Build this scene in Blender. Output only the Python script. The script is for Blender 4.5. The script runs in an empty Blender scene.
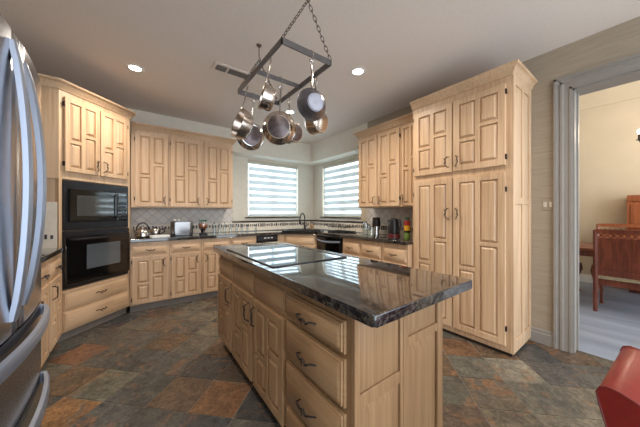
import bpy, bmesh, math, random
from mathutils import Vector, Matrix
S = bpy.context.scene
COL = S.collection
random.seed(7)

# ------------------------------------------------------------------ camera, world, lights, exposure
cam = bpy.data.cameras.new('camera')
cam.sensor_fit = 'HORIZONTAL'; cam.sensor_width = 36.0
cam.lens = 248.83 / 640 * 36.0
cam.shift_y = -0.0007
cam.clip_start = 0.02
camo = bpy.data.objects.new('camera', cam); COL.objects.link(camo)
camo.location = (0, 0, 1.241)
camo.rotation_euler = (math.radians(90), 0, math.radians(-36.67))
S.camera = camo

W = bpy.data.worlds.new('world'); S.world = W; W.use_nodes = True
bg = W.node_tree.nodes['Background']
bg.inputs[0].default_value = (0.82, 0.91, 1.0, 1); bg.inputs[1].default_value = 3.0

def lamp(name, kind, loc, energy, color=(1, 1, 1), rot=None, **kw):
    l = bpy.data.lights.new(name, kind); l.energy = energy; l.color = color
    for k, v in kw.items(): setattr(l, k, v)
    o = bpy.data.objects.new(name, l); COL.objects.link(o); o.location = loc
    if rot: o.rotation_euler = rot
    return o
HC = 2.756
# bright overcast daylight standing outside the two corner windows
lamp('window_daylight', 'AREA', (2.37, 5.5, 1.95), 40, (0.76, 0.88, 1.0), (math.radians(-90), 0, 0), shape='RECTANGLE', size=2.2, size_y=1.8)
lamp('window_daylight', 'AREA', (4.1, 3.85, 1.95), 40, (0.76, 0.88, 1.0), (math.radians(90), 0, math.radians(90)), shape='RECTANGLE', size=2.2, size_y=1.8)
# added area lamp for the dining room's bluish daylight; no window is built there
lamp('dining_daylight_fill', 'AREA', (5.0, -2.6, 1.6), 22, (0.75, 0.87, 1.0), (math.radians(75), 0, 0), shape='RECTANGLE', size=2.2, size_y=2.0)
S.view_settings.view_transform = 'Standard'
S.view_settings.look = 'None'
S.view_settings.gamma = 1.0
S.view_settings.use_curve_mapping = False
S.view_settings.exposure = 0.5
S.cycles.max_bounces = 10
S.cycles.diffuse_bounces = 5
S.cycles.glossy_bounces = 5
S.cycles.transparent_max_bounces = 12
S.cycles.use_denoising = True
S.cycles.sample_clamp_indirect = 4.0

# ------------------------------------------------------------------ materials
def srgb(r, g, b):
    f = lambda c: (c / 255 / 12.92) if c / 255 <= 0.04045 else ((c / 255 + 0.055) / 1.055) ** 2.4
    return (f(r), f(g), f(b), 1)
class NT:
    def __init__(s, name):
        s.m = bpy.data.materials.new(name); s.m.use_nodes = True
        s.t = s.m.node_tree; s.p = s.t.nodes['Principled BSDF']
    def n(s, typ, **kw):
        nd = s.t.nodes.new(typ)
        for k, v in kw.items():
            if k.startswith('i_'):
                key = k[2:]; key = int(key) if key.isdigit() else key
                nd.inputs[key].default_value = v
            else: setattr(nd, k, v)
        return nd
    def l(s, a, b): s.t.links.new(a, b)
    def coords(s, scale=(1, 1, 1), rot=(0, 0, 0), kind='Object'):
        tc = s.n('ShaderNodeTexCoord'); mp = s.n('ShaderNodeMapping')
        mp.inputs['Scale'].default_value = scale; mp.inputs['Rotation'].default_value = rot
        s.l(tc.outputs[kind], mp.inputs[0]); return mp.outputs[0]
    def ramp(s, fac, stops):
        r = s.n('ShaderNodeValToRGB'); e = r.color_ramp.elements
        while len(e) < len(stops): e.new(0.5)
        for k, (pos, colr) in enumerate(stops): e[k].position = pos; e[k].color = colr
        s.l(fac, r.inputs[0]); return r.outputs[0]
    def bump(s, h, strength=0.2, dist=0.01):
        b = s.n('ShaderNodeBump'); b.inputs['Strength'].default_value = strength; b.inputs['Distance'].default_value = dist
        s.l(h, b.inputs['Height']); s.l(b.outputs[0], s.p.inputs['Normal'])
    def base(s, rough=0.5, metal=0.0, color=None, spec=None):
        s.p.inputs['Roughness'].default_value = rough; s.p.inputs['Metallic'].default_value = metal
        if color: s.p.inputs['Base Color'].default_value = color
        if spec is not None: s.p.inputs['Specular IOR Level'].default_value = spec

def plain(name, c, rough=0.5, metal=0.0, var=0.06, scale=12, spec=None, bump=0.0):
    t = NT(name); t.base(rough, metal, None, spec)
    no = t.n('ShaderNodeTexNoise', i_Scale=scale, i_Detail=4.0)
    t.l(t.coords(), no.inputs['Vector'])
    lo = tuple(max(0, x * (1 - var)) for x in c[:3]) + (1,); hi = tuple(min(1, x * (1 + var)) for x in c[:3]) + (1,)
    t.l(t.ramp(no.outputs[0], [(0.3, lo), (0.7, hi)]), t.p.inputs['Base Color'])
    if bump: t.bump(no.outputs[0], bump, 0.003)
    return t.m

def wood(name, c0, c1, c2, scale=(60, 60, 1.6), rough=0.4):
    t = NT(name); t.base(rough)
    v = t.coords(scale)
    n1 = t.n('ShaderNodeTexNoise', i_Scale=1.0, i_Detail=5.0, i_Roughness=0.55, i_Distortion=0.1); t.l(v, n1.inputs['Vector'])
    v2 = t.coords((2, 2, 0.5)); n2 = t.n('ShaderNodeTexNoise', i_Scale=1.0, i_Detail=2.0); t.l(v2, n2.inputs['Vector'])
    mx = t.n('ShaderNodeMath', operation='ADD'); h = t.n('ShaderNodeMath', operation='MULTIPLY', i_1=0.5)
    t.l(n1.outputs[0], mx.inputs[0]); t.l(n2.outputs[0], mx.inputs[1]); t.l(mx.outputs[0], h.inputs[0])
    t.l(t.ramp(h.outputs[0], [(0.36, c0), (0.5, c1), (0.64, c2)]), t.p.inputs['Base Color'])
    t.bump(n1.outputs[0], 0.08, 0.002)
    return t.m

M = {}
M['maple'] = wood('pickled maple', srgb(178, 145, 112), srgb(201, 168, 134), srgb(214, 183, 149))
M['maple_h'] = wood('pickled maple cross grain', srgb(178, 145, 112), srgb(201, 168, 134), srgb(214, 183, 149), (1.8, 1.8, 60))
M['island'] = wood('shaded maple', srgb(132, 101, 71), srgb(153, 120, 87), srgb(169, 137, 103))  # same maple as the cabinets, the island's shade put into the colour
M['island_h'] = wood('shaded maple cross grain', srgb(132, 101, 71), srgb(153, 120, 87), srgb(169, 137, 103), (1.8, 1.8, 60))  # cross grain version, darkened for shade in the same way
M['cherry'] = wood('red cherry', srgb(78, 34, 22), srgb(110, 54, 36), srgb(134, 70, 48), rough=0.3)
M['orange_wood'] = wood('orange cherry', srgb(120, 62, 34), srgb(152, 84, 48), srgb(174, 104, 64), rough=0.3)
M['wall'] = None
def wallpaper(name, a, b):
    t = NT(name); t.base(0.7)
    n = t.n('ShaderNodeTexNoise', i_Scale=1.0, i_Detail=4.0); t.l(t.coords((6, 6, 160)), n.inputs['Vector'])
    t.l(t.ramp(n.outputs[0], [(0.3, a), (0.7, b)]), t.p.inputs['Base Color']); t.bump(n.outputs[0], 0.15, 0.002)
    return t.m
M['wall'] = wallpaper('grasscloth wallpaper', srgb(146, 133, 115), srgb(164, 150, 131))
M['wall_win'] = plain('painted wall', srgb(221, 214, 200), 0.7, var=0.03)
M['ceiling'] = plain('ceiling paint', srgb(228, 218, 209), 0.8, var=0.025, scale=40, bump=0.15)
M['dining_wall'] = plain('dining wall plaster', srgb(204, 186, 158), 0.7, var=0.05, scale=2)
M['dining_ceiling'] = plain('dining ceiling paint', srgb(225, 215, 198), 0.8, var=0.03)
M['trim'] = plain('painted trim', srgb(140, 134, 127), 0.4, var=0.03)
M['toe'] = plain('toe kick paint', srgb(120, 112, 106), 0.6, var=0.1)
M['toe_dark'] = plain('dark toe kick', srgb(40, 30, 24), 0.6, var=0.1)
M['iron'] = plain('wrought iron', srgb(44, 36, 32), 0.45, 0.6, var=0.15)
M['rack'] = plain('grey steel bar', srgb(112, 108, 108), 0.42, 0.75, var=0.12, scale=30)
M['chain'] = plain('bronze chain', srgb(96, 82, 74), 0.4, 0.8, var=0.1)
M['toaster'] = plain('brushed toaster steel', srgb(140, 138, 138), 0.24, 1.0, var=0.04)
M['steel'] = plain('stainless steel', srgb(200, 196, 192), 0.16, 1.0, var=0.05)
M['warm_steel'] = plain('warm tinted steel', srgb(204, 192, 182), 0.2, 1.0, var=0.18, scale=30)  # plain steel, its warm reflections put into the base colour
M['pan_bottom'] = plain('sooted pan base', srgb(104, 94, 94), 0.35, 0.8, var=0.25, scale=30)
M['dark_pan'] = plain('grey anodised pan', srgb(128, 126, 132), 0.28, 0.9, var=0.12, scale=30)
M['chrome'] = plain('chrome', srgb(225, 225, 228), 0.06, 1.0, var=0.02)
M['fridge'] = plain('brushed stainless', srgb(170, 172, 178), 0.24, 1.0, var=0.03, scale=3)
M['fridge_handle'] = plain('satin aluminium', srgb(160, 168, 184), 0.42, 0.8, var=0.02)
M['fridge_side'] = plain('dark grey fridge side', srgb(70, 68, 70), 0.4, 0.2, var=0.04)
M['black_gloss'] = plain('black enamel', srgb(14, 13, 14), 0.08, 0.0, var=0.1, spec=0.8)
M['black_satin'] = plain('black plastic', srgb(26, 26, 30), 0.32, 0.0, var=0.1)
M['oven_glass'] = plain('oven window glass', srgb(86, 92, 96), 0.07, 0.0, var=0.04, spec=0.9)
M['micro_panel'] = plain('microwave window', srgb(58, 62, 64), 0.05, 0.0, var=0.06, spec=1.0)
M['cook_glass'] = plain('black ceramic glass', srgb(16, 18, 24), 0.03, 0.0, var=0.05, spec=1.0)
M['sheer'] = None
M['white'] = plain('white ceramic', srgb(232, 230, 226), 0.25, var=0.02)
M['cream'] = plain('cream plastic', srgb(200, 190, 172), 0.4, var=0.03)
M['leather'] = plain('red leather', srgb(116, 30, 26), 0.3, 0.0, var=0.14, scale=45, bump=0.12)
M['leather_pipe'] = plain('dark red piping', srgb(96, 22, 22), 0.35, var=0.1)
M['seat_blue'] = plain('slate upholstery', srgb(74, 82, 98), 0.7, var=0.1)
M['stripe'] = plain('striped upholstery', srgb(150, 132, 104), 0.8, var=0.3, scale=60)
M['red'] = plain('red plastic', srgb(160, 44, 36), 0.35, var=0.05)
M['yellow'] = plain('yellow plastic', srgb(226, 172, 44), 0.35, var=0.05)
M['green'] = plain('lime green plastic', srgb(120, 150, 70), 0.35, var=0.05)
M['dark_green'] = plain('dark green plastic', srgb(40, 96, 80), 0.35, var=0.05)
M['candy'] = plain('orange sweets', srgb(190, 104, 60), 0.5, var=0.6, scale=60)
M['amber'] = plain('amber soap', srgb(150, 118, 84), 0.3, var=0.1)
M['maroon'] = plain('maroon base', srgb(96, 36, 34), 0.3, var=0.1)

def emis(name, c, st):
    t = NT(name); t.base(0.4, 0, c); t.p.inputs['Emission Color'].default_value = c; t.p.inputs['Emission Strength'].default_value = st
    return t.m
M['bulb'] = emis('lit lamp face', (1.0, 0.93, 0.82, 1), 14)
M['candle_bulb'] = emis('lit candle bulb', (1.0, 0.85, 0.6, 1), 22)

def glassy(name, tint, gloss=0.12):
    t = NT(name); t.t.nodes.remove(t.p)
    out = [n for n in t.t.nodes if n.type == 'OUTPUT_MATERIAL'][0]
    tr = t.n('ShaderNodeBsdfTransparent', i_Color=tint); gl = t.n('ShaderNodeBsdfGlossy', i_Roughness=0.03)
    mx = t.n('ShaderNodeMixShader', i_0=gloss)
    t.l(tr.outputs[0], mx.inputs[1]); t.l(gl.outputs[0], mx.inputs[2]); t.l(mx.outputs[0], out.inputs[0])
    return t.m
M['pane'] = glassy('window glass', (0.95, 0.98, 0.97, 1), 0.06)
M['jar_glass'] = glassy('clear jar glass', (0.82, 0.88, 0.88, 1), 0.22)
def fabric(name, c, trans, transp, tint=(1, 1, 1, 1)):
    t = NT(name); t.t.nodes.remove(t.p)
    out = [n for n in t.t.nodes if n.type == 'OUTPUT_MATERIAL'][0]
    d = t.n('ShaderNodeBsdfDiffuse', i_Color=c); tl = t.n('ShaderNodeBsdfTranslucent', i_Color=c); tp = t.n('ShaderNodeBsdfTransparent', i_Color=tint)
    m1 = t.n('ShaderNodeMixShader', i_0=trans); m2 = t.n('ShaderNodeMixShader', i_0=transp)
    t.l(d.outputs[0], m1.inputs[1]); t.l(tl.outputs[0], m1.inputs[2]); t.l(m1.outputs[0], m2.inputs[1]); t.l(tp.outputs[0], m2.inputs[2]); t.l(m2.outputs[0], out.inputs[0])
    return t.m
M['sheer'] = fabric('sheer blind band', srgb(226, 234, 240), 0.5, 0.55, (0.80, 0.86, 0.90, 1))
M['opaque'] = fabric('solid blind band', srgb(190, 197, 200), 0.14, 0.0)

def granite():
    t = NT('dark polished granite'); t.base(0.06, 0, None, 0.8); t.p.inputs['Coat Weight'].default_value = 0.5; t.p.inputs['Coat Roughness'].default_value = 0.02; t.p.inputs['Coat IOR'].default_value = 1.5
    v = t.coords((1, 1, 1))
    a = t.n('ShaderNodeTexNoise', i_Scale=38.0, i_Detail=8.0, i_Roughness=0.75); t.l(v, a.inputs['Vector'])
    b = t.n('ShaderNodeTexVoronoi', i_Scale=60.0); t.l(v, b.inputs['Vector'])
    c1 = t.ramp(a.outputs[0], [(0.36, srgb(14, 14, 18)), (0.5, srgb(44, 43, 44)), (0.58, srgb(96, 88, 78)), (0.68, srgb(30, 32, 38))])
    mx = t.n('ShaderNodeMix', data_type='RGBA', blend_type='MULTIPLY'); mx.inputs[0].default_value = 0.5
    t.l(c1, mx.inputs[6]); t.l(t.ramp(b.outputs[0], [(0.1, (1, 1, 1, 1)), (0.6, (0.45, 0.45, 0.5, 1))]), mx.inputs[7])
    t.l(mx.outputs[2], t.p.inputs['Base Color']); return t.m
M['granite'] = granite()

def tile_splash(name, base_a, base_b, grout, size=0.1):
    """diagonal tumbled stone tile; works on walls facing any horizontal direction"""
    t = NT(name); t.base(0.5)
    g = t.n('ShaderNodeNewGeometry'); sx = t.n('ShaderNodeSeparateXYZ'); t.l(g.outputs['Position'], sx.inputs[0])
    h = t.n('ShaderNodeMath', operation='SUBTRACT'); t.l(sx.outputs[0], h.inputs[0]); t.l(sx.outputs[1], h.inputs[1])
    def lin(sgn):
        m = t.n('ShaderNodeMath', operation='MULTIPLY', i_1=sgn); t.l(h.outputs[0], m.inputs[0])
        a = t.n('ShaderNodeMath', operation='ADD'); t.l(m.outputs[0], a.inputs[0]); t.l(sx.outputs[2], a.inputs[1])
        s_ = t.n('ShaderNodeMath', operation='MULTIPLY', i_1=0.7071 / size); t.l(a.outputs[0], s_.inputs[0])
        fr = t.n('ShaderNodeMath', operation='FRACT'); t.l(s_.outputs[0], fr.inputs[0])
        fl = t.n('ShaderNodeMath', operation='FLOOR'); t.l(s_.outputs[0], fl.inputs[0])
        d = t.n('ShaderNodeMath', operation='SUBTRACT', i_1=0.5); t.l(fr.outputs[0], d.inputs[0])
        ab = t.n('ShaderNodeMath', operation='ABSOLUTE'); t.l(d.outputs[0], ab.inputs[0])
        return ab.outputs[0], fl.outputs[0]
    a1, f1 = lin(1.0); a2, f2 = lin(-1.0)
    mxm = t.n('ShaderNodeMath', operation='MAXIMUM'); t.l(a1, mxm.inputs[0]); t.l(a2, mxm.inputs[1])
    gr = t.n('ShaderNodeMath', operation='GREATER_THAN', i_1=0.462); t.l(mxm.outputs[0], gr.inputs[0])
    cb = t.n('ShaderNodeCombineXYZ'); t.l(f1, cb.inputs[0]); t.l(f2, cb.inputs[1])
    wn = t.n('ShaderNodeTexWhiteNoise'); t.l(cb.outputs[0], wn.inputs[0])
    no = t.n('ShaderNodeTexNoise', i_Scale=25.0, i_Detail=3.0); t.l(g.outputs['Position'], no.inputs['Vector'])
    ad = t.n('ShaderNodeMath', operation='ADD'); t.l(wn.outputs[0], ad.inputs[0]); t.l(no.outputs[0], ad.inputs[1])
    hv = t.n('ShaderNodeMath', operation='MULTIPLY', i_1=0.5); t.l(ad.outputs[0], hv.inputs[0])
    col = t.ramp(hv.outputs[0], [(0.2, base_a), (0.8, base_b)])
    mx = t.n('ShaderNodeMix', data_type='RGBA'); t.l(gr.outputs[0], mx.inputs[0]); t.l(col, mx.inputs[6]); mx.inputs[7].default_value = grout
    t.l(mx.outputs[2], t.p.inputs['Base Color']); return t.m
M['splash'] = tile_splash('diagonal stone tile', srgb(196, 188, 182), srgb(216, 208, 200), srgb(166, 162, 160))
M['splash_plain'] = plain('cream stone tile', srgb(226, 216, 200), 0.45, var=0.06, scale=14)
M['mosaic_dark'] = plain('dark mosaic tile', srgb(66, 58, 58), 0.3, var=0.25, scale=40)

def slate():
    t = NT('slate floor tile'); t.base(0.27)
    at = t.n('ShaderNodeVertexColor', layer_name='tile_color')
    tc = t.n('ShaderNodeTexCoord'); sc = t.n('ShaderNodeVectorMath', operation='SCALE'); sc.inputs['Scale'].default_value = 90.0
    t.l(at.outputs[0], sc.inputs[0]); ad = t.n('ShaderNodeVectorMath', operation='ADD'); t.l(tc.outputs['Object'], ad.inputs[0]); t.l(sc.outputs[0], ad.inputs[1])
    v = ad.outputs[0]
    n1 = t.n('ShaderNodeTexNoise', i_Scale=9.0, i_Detail=10.0, i_Roughness=0.7, i_Distortion=0.8); t.l(v, n1.inputs['Vector'])
    n2 = t.n('ShaderNodeTexNoise', i_Scale=3.4, i_Detail=8.0, i_Roughness=0.72, i_Distortion=1.8); t.l(v, n2.inputs['Vector'])
    n3 = t.n('ShaderNodeTexNoise', i_Scale=4.5, i_Detail=7.0, i_Roughness=0.75, i_Distortion=1.2); t.l(tc.outputs['Object'], n3.inputs['Vector'])
    mx = t.n('ShaderNodeMix', data_type='RGBA', blend_type='MULTIPLY'); mx.inputs[0].default_value = 1.0
    t.l(at.outputs[0], mx.inputs[6]); t.l(t.ramp(n1.outputs[0], [(0.3, (0.40, 0.40, 0.43, 1)), (0.52, (0.78, 0.78, 0.78, 1)), (0.72, (1.3, 1.26, 1.18, 1))]), mx.inputs[7])
    m2 = t.n('ShaderNodeMix', data_type='RGBA'); t.l(t.ramp(n2.outputs[0], [(0.54, (0, 0, 0, 1)), (0.66, (0.65, 0.65, 0.65, 1))]), m2.inputs[0])
    t.l(mx.outputs[2], m2.inputs[6]); m2.inputs[7].default_value = srgb(126, 88, 60)
    m3 = t.n('ShaderNodeMix', data_type='RGBA'); t.l(t.ramp(n3.outputs[0], [(0.55, (0, 0, 0, 1)), (0.68, (0.7, 0.7, 0.7, 1))]), m3.inputs[0])
    t.l(m2.outputs[2], m3.inputs[6]); m3.inputs[7].default_value = srgb(84, 82, 78)
    n4 = t.n('ShaderNodeTexNoise', i_Scale=42.0, i_Detail=6.0, i_Roughness=0.7, i_Distortion=0.5); t.l(v, n4.inputs['Vector'])
    m4 = t.n('ShaderNodeMix', data_type='RGBA', blend_type='MULTIPLY'); m4.inputs[0].default_value = 1.0
    t.l(m3.outputs[2], m4.inputs[6]); t.l(t.ramp(n4.outputs[0], [(0.34, (0.72, 0.72, 0.73, 1)), (0.66, (1.55, 1.55, 1.52, 1))]), m4.inputs[7])
    t.l(m4.outputs[2], t.p.inputs['Base Color']); t.bump(n1.outputs[0], 0.5, 0.008)
    return t.m
M['slate'] = slate()
M['grout'] = plain('floor grout', srgb(132, 124, 112), 0.8, var=0.1)
def planks():
    t = NT('pale washed floor'); t.base(0.35)
    n = t.n('ShaderNodeTexNoise', i_Scale=1.0, i_Detail=5.0); t.l(t.coords((4, 0.5, 1)), n.inputs['Vector'])
    t.l(t.ramp(n.outputs[0], [(0.3, srgb(120, 128, 142)), (0.7, srgb(166, 172, 184))]), t.p.inputs['Base Color']); return t.m
M['dining_floor'] = planks()

# ------------------------------------------------------------------ mesh builder
WORLD = {}          # object name -> world origin
class Fr:           # frame: u across, n outward, z up
    def __init__(s, o, U, N):
        s.o = Vector(o); s.U = Vector(U).normalized(); s.N = Vector(N).normalized()
    def __call__(s, u, n, z): return s.o + s.U * u + s.N * n + Vector((0, 0, z))
ID = Fr((0, 0, 0), (1, 0, 0), (0, 1, 0))
class MB:
    def __init__(s): s.v = []; s.f = []; s.mi = []; s.cur = 0
    def add(s, vs, fs):
        b = len(s.v); s.v += [Vector(x) for x in vs]
        s.f += [[i + b for i in f] for f in fs]; s.mi += [s.cur] * len(fs); return s
    def box(s, fr, u0, u1, n0, n1, z0, z1, bev=0.0):
        if not bev:
            vs = [fr(u, n, z) for z in (z0, z1) for n in (n0, n1) for u in (u0, u1)]
            return s.add(vs, [(0, 1, 3, 2), (4, 6, 7, 5), (0, 4, 5, 1), (2, 3, 7, 6), (0, 2, 6, 4), (1, 5, 7, 3)])
        bm = bmesh.new()
        vs = [bm.verts.new((u, n, z)) for z in (z0, z1) for n in (n0, n1) for u in (u0, u1)]
        for f in [(0, 1, 3, 2), (4, 6, 7, 5), (0, 4, 5, 1), (2, 3, 7, 6), (0, 2, 6, 4), (1, 5, 7, 3)]: bm.faces.new([vs[i] for i in f])
        bmesh.ops.bevel(bm, geom=bm.edges[:], offset=bev, segments=2 if bev > 0.006 else 1, affect='EDGES', profile=0.5)
        bm.verts.index_update()
        s.add([fr(*v.co) for v in bm.verts], [[v.index for v in f.verts] for f in bm.faces]); bm.free(); return s
    def raised(s, fr, u0, u1, z0, z1, nb, nt, w):   # raised field: sloping border then a flat
        w = min(w, (u1 - u0) * 0.32, (z1 - z0) * 0.32)
        if w > 0.015:
            c = 0.0045; u0 += c; u1 -= c; z0 += c; z1 -= c; w -= c
            m = nb + (nt - nb) * 0.15
            s.add([fr(u0, nb, z0), fr(u1, nb, z0), fr(u1, nb, z1), fr(u0, nb, z1), fr(u0, m, z0), fr(u1, m, z0), fr(u1, m, z1), fr(u0, m, z1)], [(0, 1, 5, 4), (1, 2, 6, 5), (2, 3, 7, 6), (3, 0, 4, 7)])
            nb = m
        a = [(u0, nb, z0), (u1, nb, z0), (u1, nb, z1), (u0, nb, z1)]
        b = [(u0 + w, nt, z0 + w), (u1 - w, nt, z0 + w), (u1 - w, nt, z1 - w), (u0 + w, nt, z1 - w)]
        return s.add([fr(*p) for p in a + b], [(0, 1, 5, 4), (1, 2, 6, 5), (2, 3, 7, 6), (3, 0, 4, 7), (4, 5, 6, 7)])
    def prism(s, pts, z0, z1, bev=0.0, top_only=False):
        bm = bmesh.new(); n = len(pts)
        lo = [bm.verts.new((p[0], p[1], z0)) for p in pts]; hi = [bm.verts.new((p[0], p[1], z1)) for p in pts]
        bm.faces.new(lo[::-1]); bm.faces.new(hi)
        for i in range(n): bm.faces.new((lo[i], lo[(i + 1) % n], hi[(i + 1) % n], hi[i]))
        if bev:
            es = [e for e in bm.edges if abs(e.verts[0].co.z - e.verts[1].co.z) < 1e-6]
            bmesh.ops.bevel(bm, geom=es, offset=bev, segments=3, affect='EDGES', profile=0.5)
        bmesh.ops.triangulate(bm, faces=[f for f in bm.faces if len(f.verts) > 4])
        bm.verts.index_update()
        s.add([v.co.copy() for v in bm.verts], [[v.index for v in f.verts] for f in bm.faces]); bm.free(); return s
    def tube(s, pts, r, seg=8, closed=False, flat=None):
        pts = [Vector(p) for p in pts]; n = len(pts); rs = r if isinstance(r, (list, tuple)) else [r] * n
        rings = []; prev = None
        for i, p in enumerate(pts):
            if closed: t = pts[(i + 1) % n] - pts[i - 1]
            else: t = pts[min(i + 1, n - 1)] - pts[max(i - 1, 0)]
            t.normalize()
            a = prev if prev is not None else (Vector((0, 0, 1)) if abs(t.z) < 0.9 else Vector((1, 0, 0)))
            x = a - t * a.dot(t)
            if x.length < 1e-5: x = t.orthogonal()
            x.normalize(); prev = x; y = t.cross(x)
            fx = 1 if flat is None else flat
            rings.append([p + x * math.cos(q) * rs[i] * fx + y * math.sin(q) * rs[i] for q in [2 * math.pi * k / seg for k in range(seg)]])
        vs = [v for ring in rings for v in ring]; fs = []
        for i in range(n if closed else n - 1):
            j = (i + 1) % n
            for k in range(seg): fs.append((i * seg + k, i * seg + (k + 1) % seg, j * seg + (k + 1) % seg, j * seg + k))
        if not closed: fs += [tuple(range(seg))[::-1], tuple(range((n - 1) * seg, n * seg))]
        return s.add(vs, fs)
    def lathe(s, o, axis, prof, seg=28):          # prof: (radius, along axis)
        o = Vector(o); ax = Vector(axis).normalized(); x = ax.orthogonal().normalized(); y = ax.cross(x)
        vs = []; fs = []; n = len(prof)
        for r, h in prof:
            for k in range(seg):
                q = 2 * math.pi * k / seg; vs.append(o + ax * h + (x * math.cos(q) + y * math.sin(q)) * max(r, 1e-5))
        for i in range(n - 1):
            for k in range(seg): fs.append((i * seg + k, i * seg + (k + 1) % seg, (i + 1) * seg + (k + 1) % seg, (i + 1) * seg + k))
        return s.add(vs, fs)
    def sphere(s, o, r, seg=14, squash=(1, 1, 1)):
        o = Vector(o); vs = []; fs = []; m = seg // 2
        for i in range(m + 1):
            a = math.pi * i / m
            for k in range(seg):
                q = 2 * math.pi * k / seg
                vs.append(o + Vector((math.sin(a) * math.cos(q) * r * squash[0], math.sin(a) * math.sin(q) * r * squash[1], math.cos(a) * r * squash[2])))
        for i in range(m):
            for k in range(seg): fs.append((i * seg + k, i * seg + (k + 1) % seg, (i + 1) * seg + (k + 1) % seg, (i + 1) * seg + k))
        return s.add(vs, fs)
    def sweep(s, path, prof, z0=0):               # profile (out, z) swept along a 2D path, outward = right of travel, mitred
        P = [Vector((p[0], p[1])) for p in path]; n = len(P); rings = []
        for i in range(n):
            d0 = (P[i] - P[i - 1]).normalized() if i else None
            d1 = (P[i + 1] - P[i]).normalized() if i < n - 1 else None
            d0 = d0 or d1; d1 = d1 or d0
            n0 = Vector((d0.y, -d0.x)); n1 = Vector((d1.y, -d1.x)); m = (n0 + n1).normalized(); m /= max(0.2, m.dot(n0))
            rings.append([(P[i].x + m.x * a, P[i].y + m.y * a, z0 + z) for a, z in prof])
        k = len(prof); vs = [v for r in rings for v in r]; fs = []
        for i in range(n - 1):
            for j in range(k): fs.append((i * k + j, i * k + (j + 1) % k, (i + 1) * k + (j + 1) % k, (i + 1) * k + j))
        fs += [tuple(range(k))[::-1], tuple(range((n - 1) * k, n * k))]
        return s.add(vs, fs)
    def build(s, name, mats, parent=None, merge=True, smooth=35):
        lo = [min(v[i] for v in s.v) for i in range(3)]; hi = [max(v[i] for v in s.v) for i in range(3)]
        org = Vector(((lo[0] + hi[0]) / 2, (lo[1] + hi[1]) / 2, lo[2]))
        me = bpy.data.meshes.new(name)
        me.from_pydata([v - org for v in s.v], [], s.f); me.validate()
        bm = bmesh.new(); bm.from_mesh(me)
        mi = {}
        bmesh.ops.remove_doubles(bm, verts=bm.verts[:], dist=1e-5)
        bmesh.ops.recalc_face_normals(bm, faces=bm.faces[:]); bm.to_mesh(me); bm.free()
        if not isinstance(mats, (list, tuple)): mats = [mats]
        for m in mats: me.materials.append(M[m])
        if len(mats) > 1 and len(me.polygons) == len(s.mi):
            for p, i in zip(me.polygons, s.mi): p.material_index = i
        if smooth:
            for p in me.polygons: p.use_smooth = True
            me.set_sharp_from_angle(angle=math.radians(smooth))
        o = bpy.data.objects.new(name, me); COL.objects.link(o)
        WORLD[o.name] = org
        if parent: o.parent = parent; o.location = org - WORLD[parent.name]
        else: o.location = org
        return o
def tag(o, label, cat, group=None):
    o['label'] = label; o['category'] = cat
    if group: o['group'] = group
    return o
def thing(name, loc, label, cat, group=None):
    o = bpy.data.objects.new(name, None); COL.objects.link(o); o.location = loc; o.empty_display_size = 0.1
    WORLD[o.name] = Vector(loc); return tag(o, label, cat, group)
def struct(name, mb, mats, parent=None):
    o = mb.build(name, mats, parent); o['kind'] = 'structure'; return o

# ------------------------------------------------------------------ the room
XR, YB, XL = 3.118, 4.54, -1.15
BX, BY = 3.40, 4.82           # window bay walls
XD, HD = 6.50, 3.45           # dining room far wall, ceiling
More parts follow.
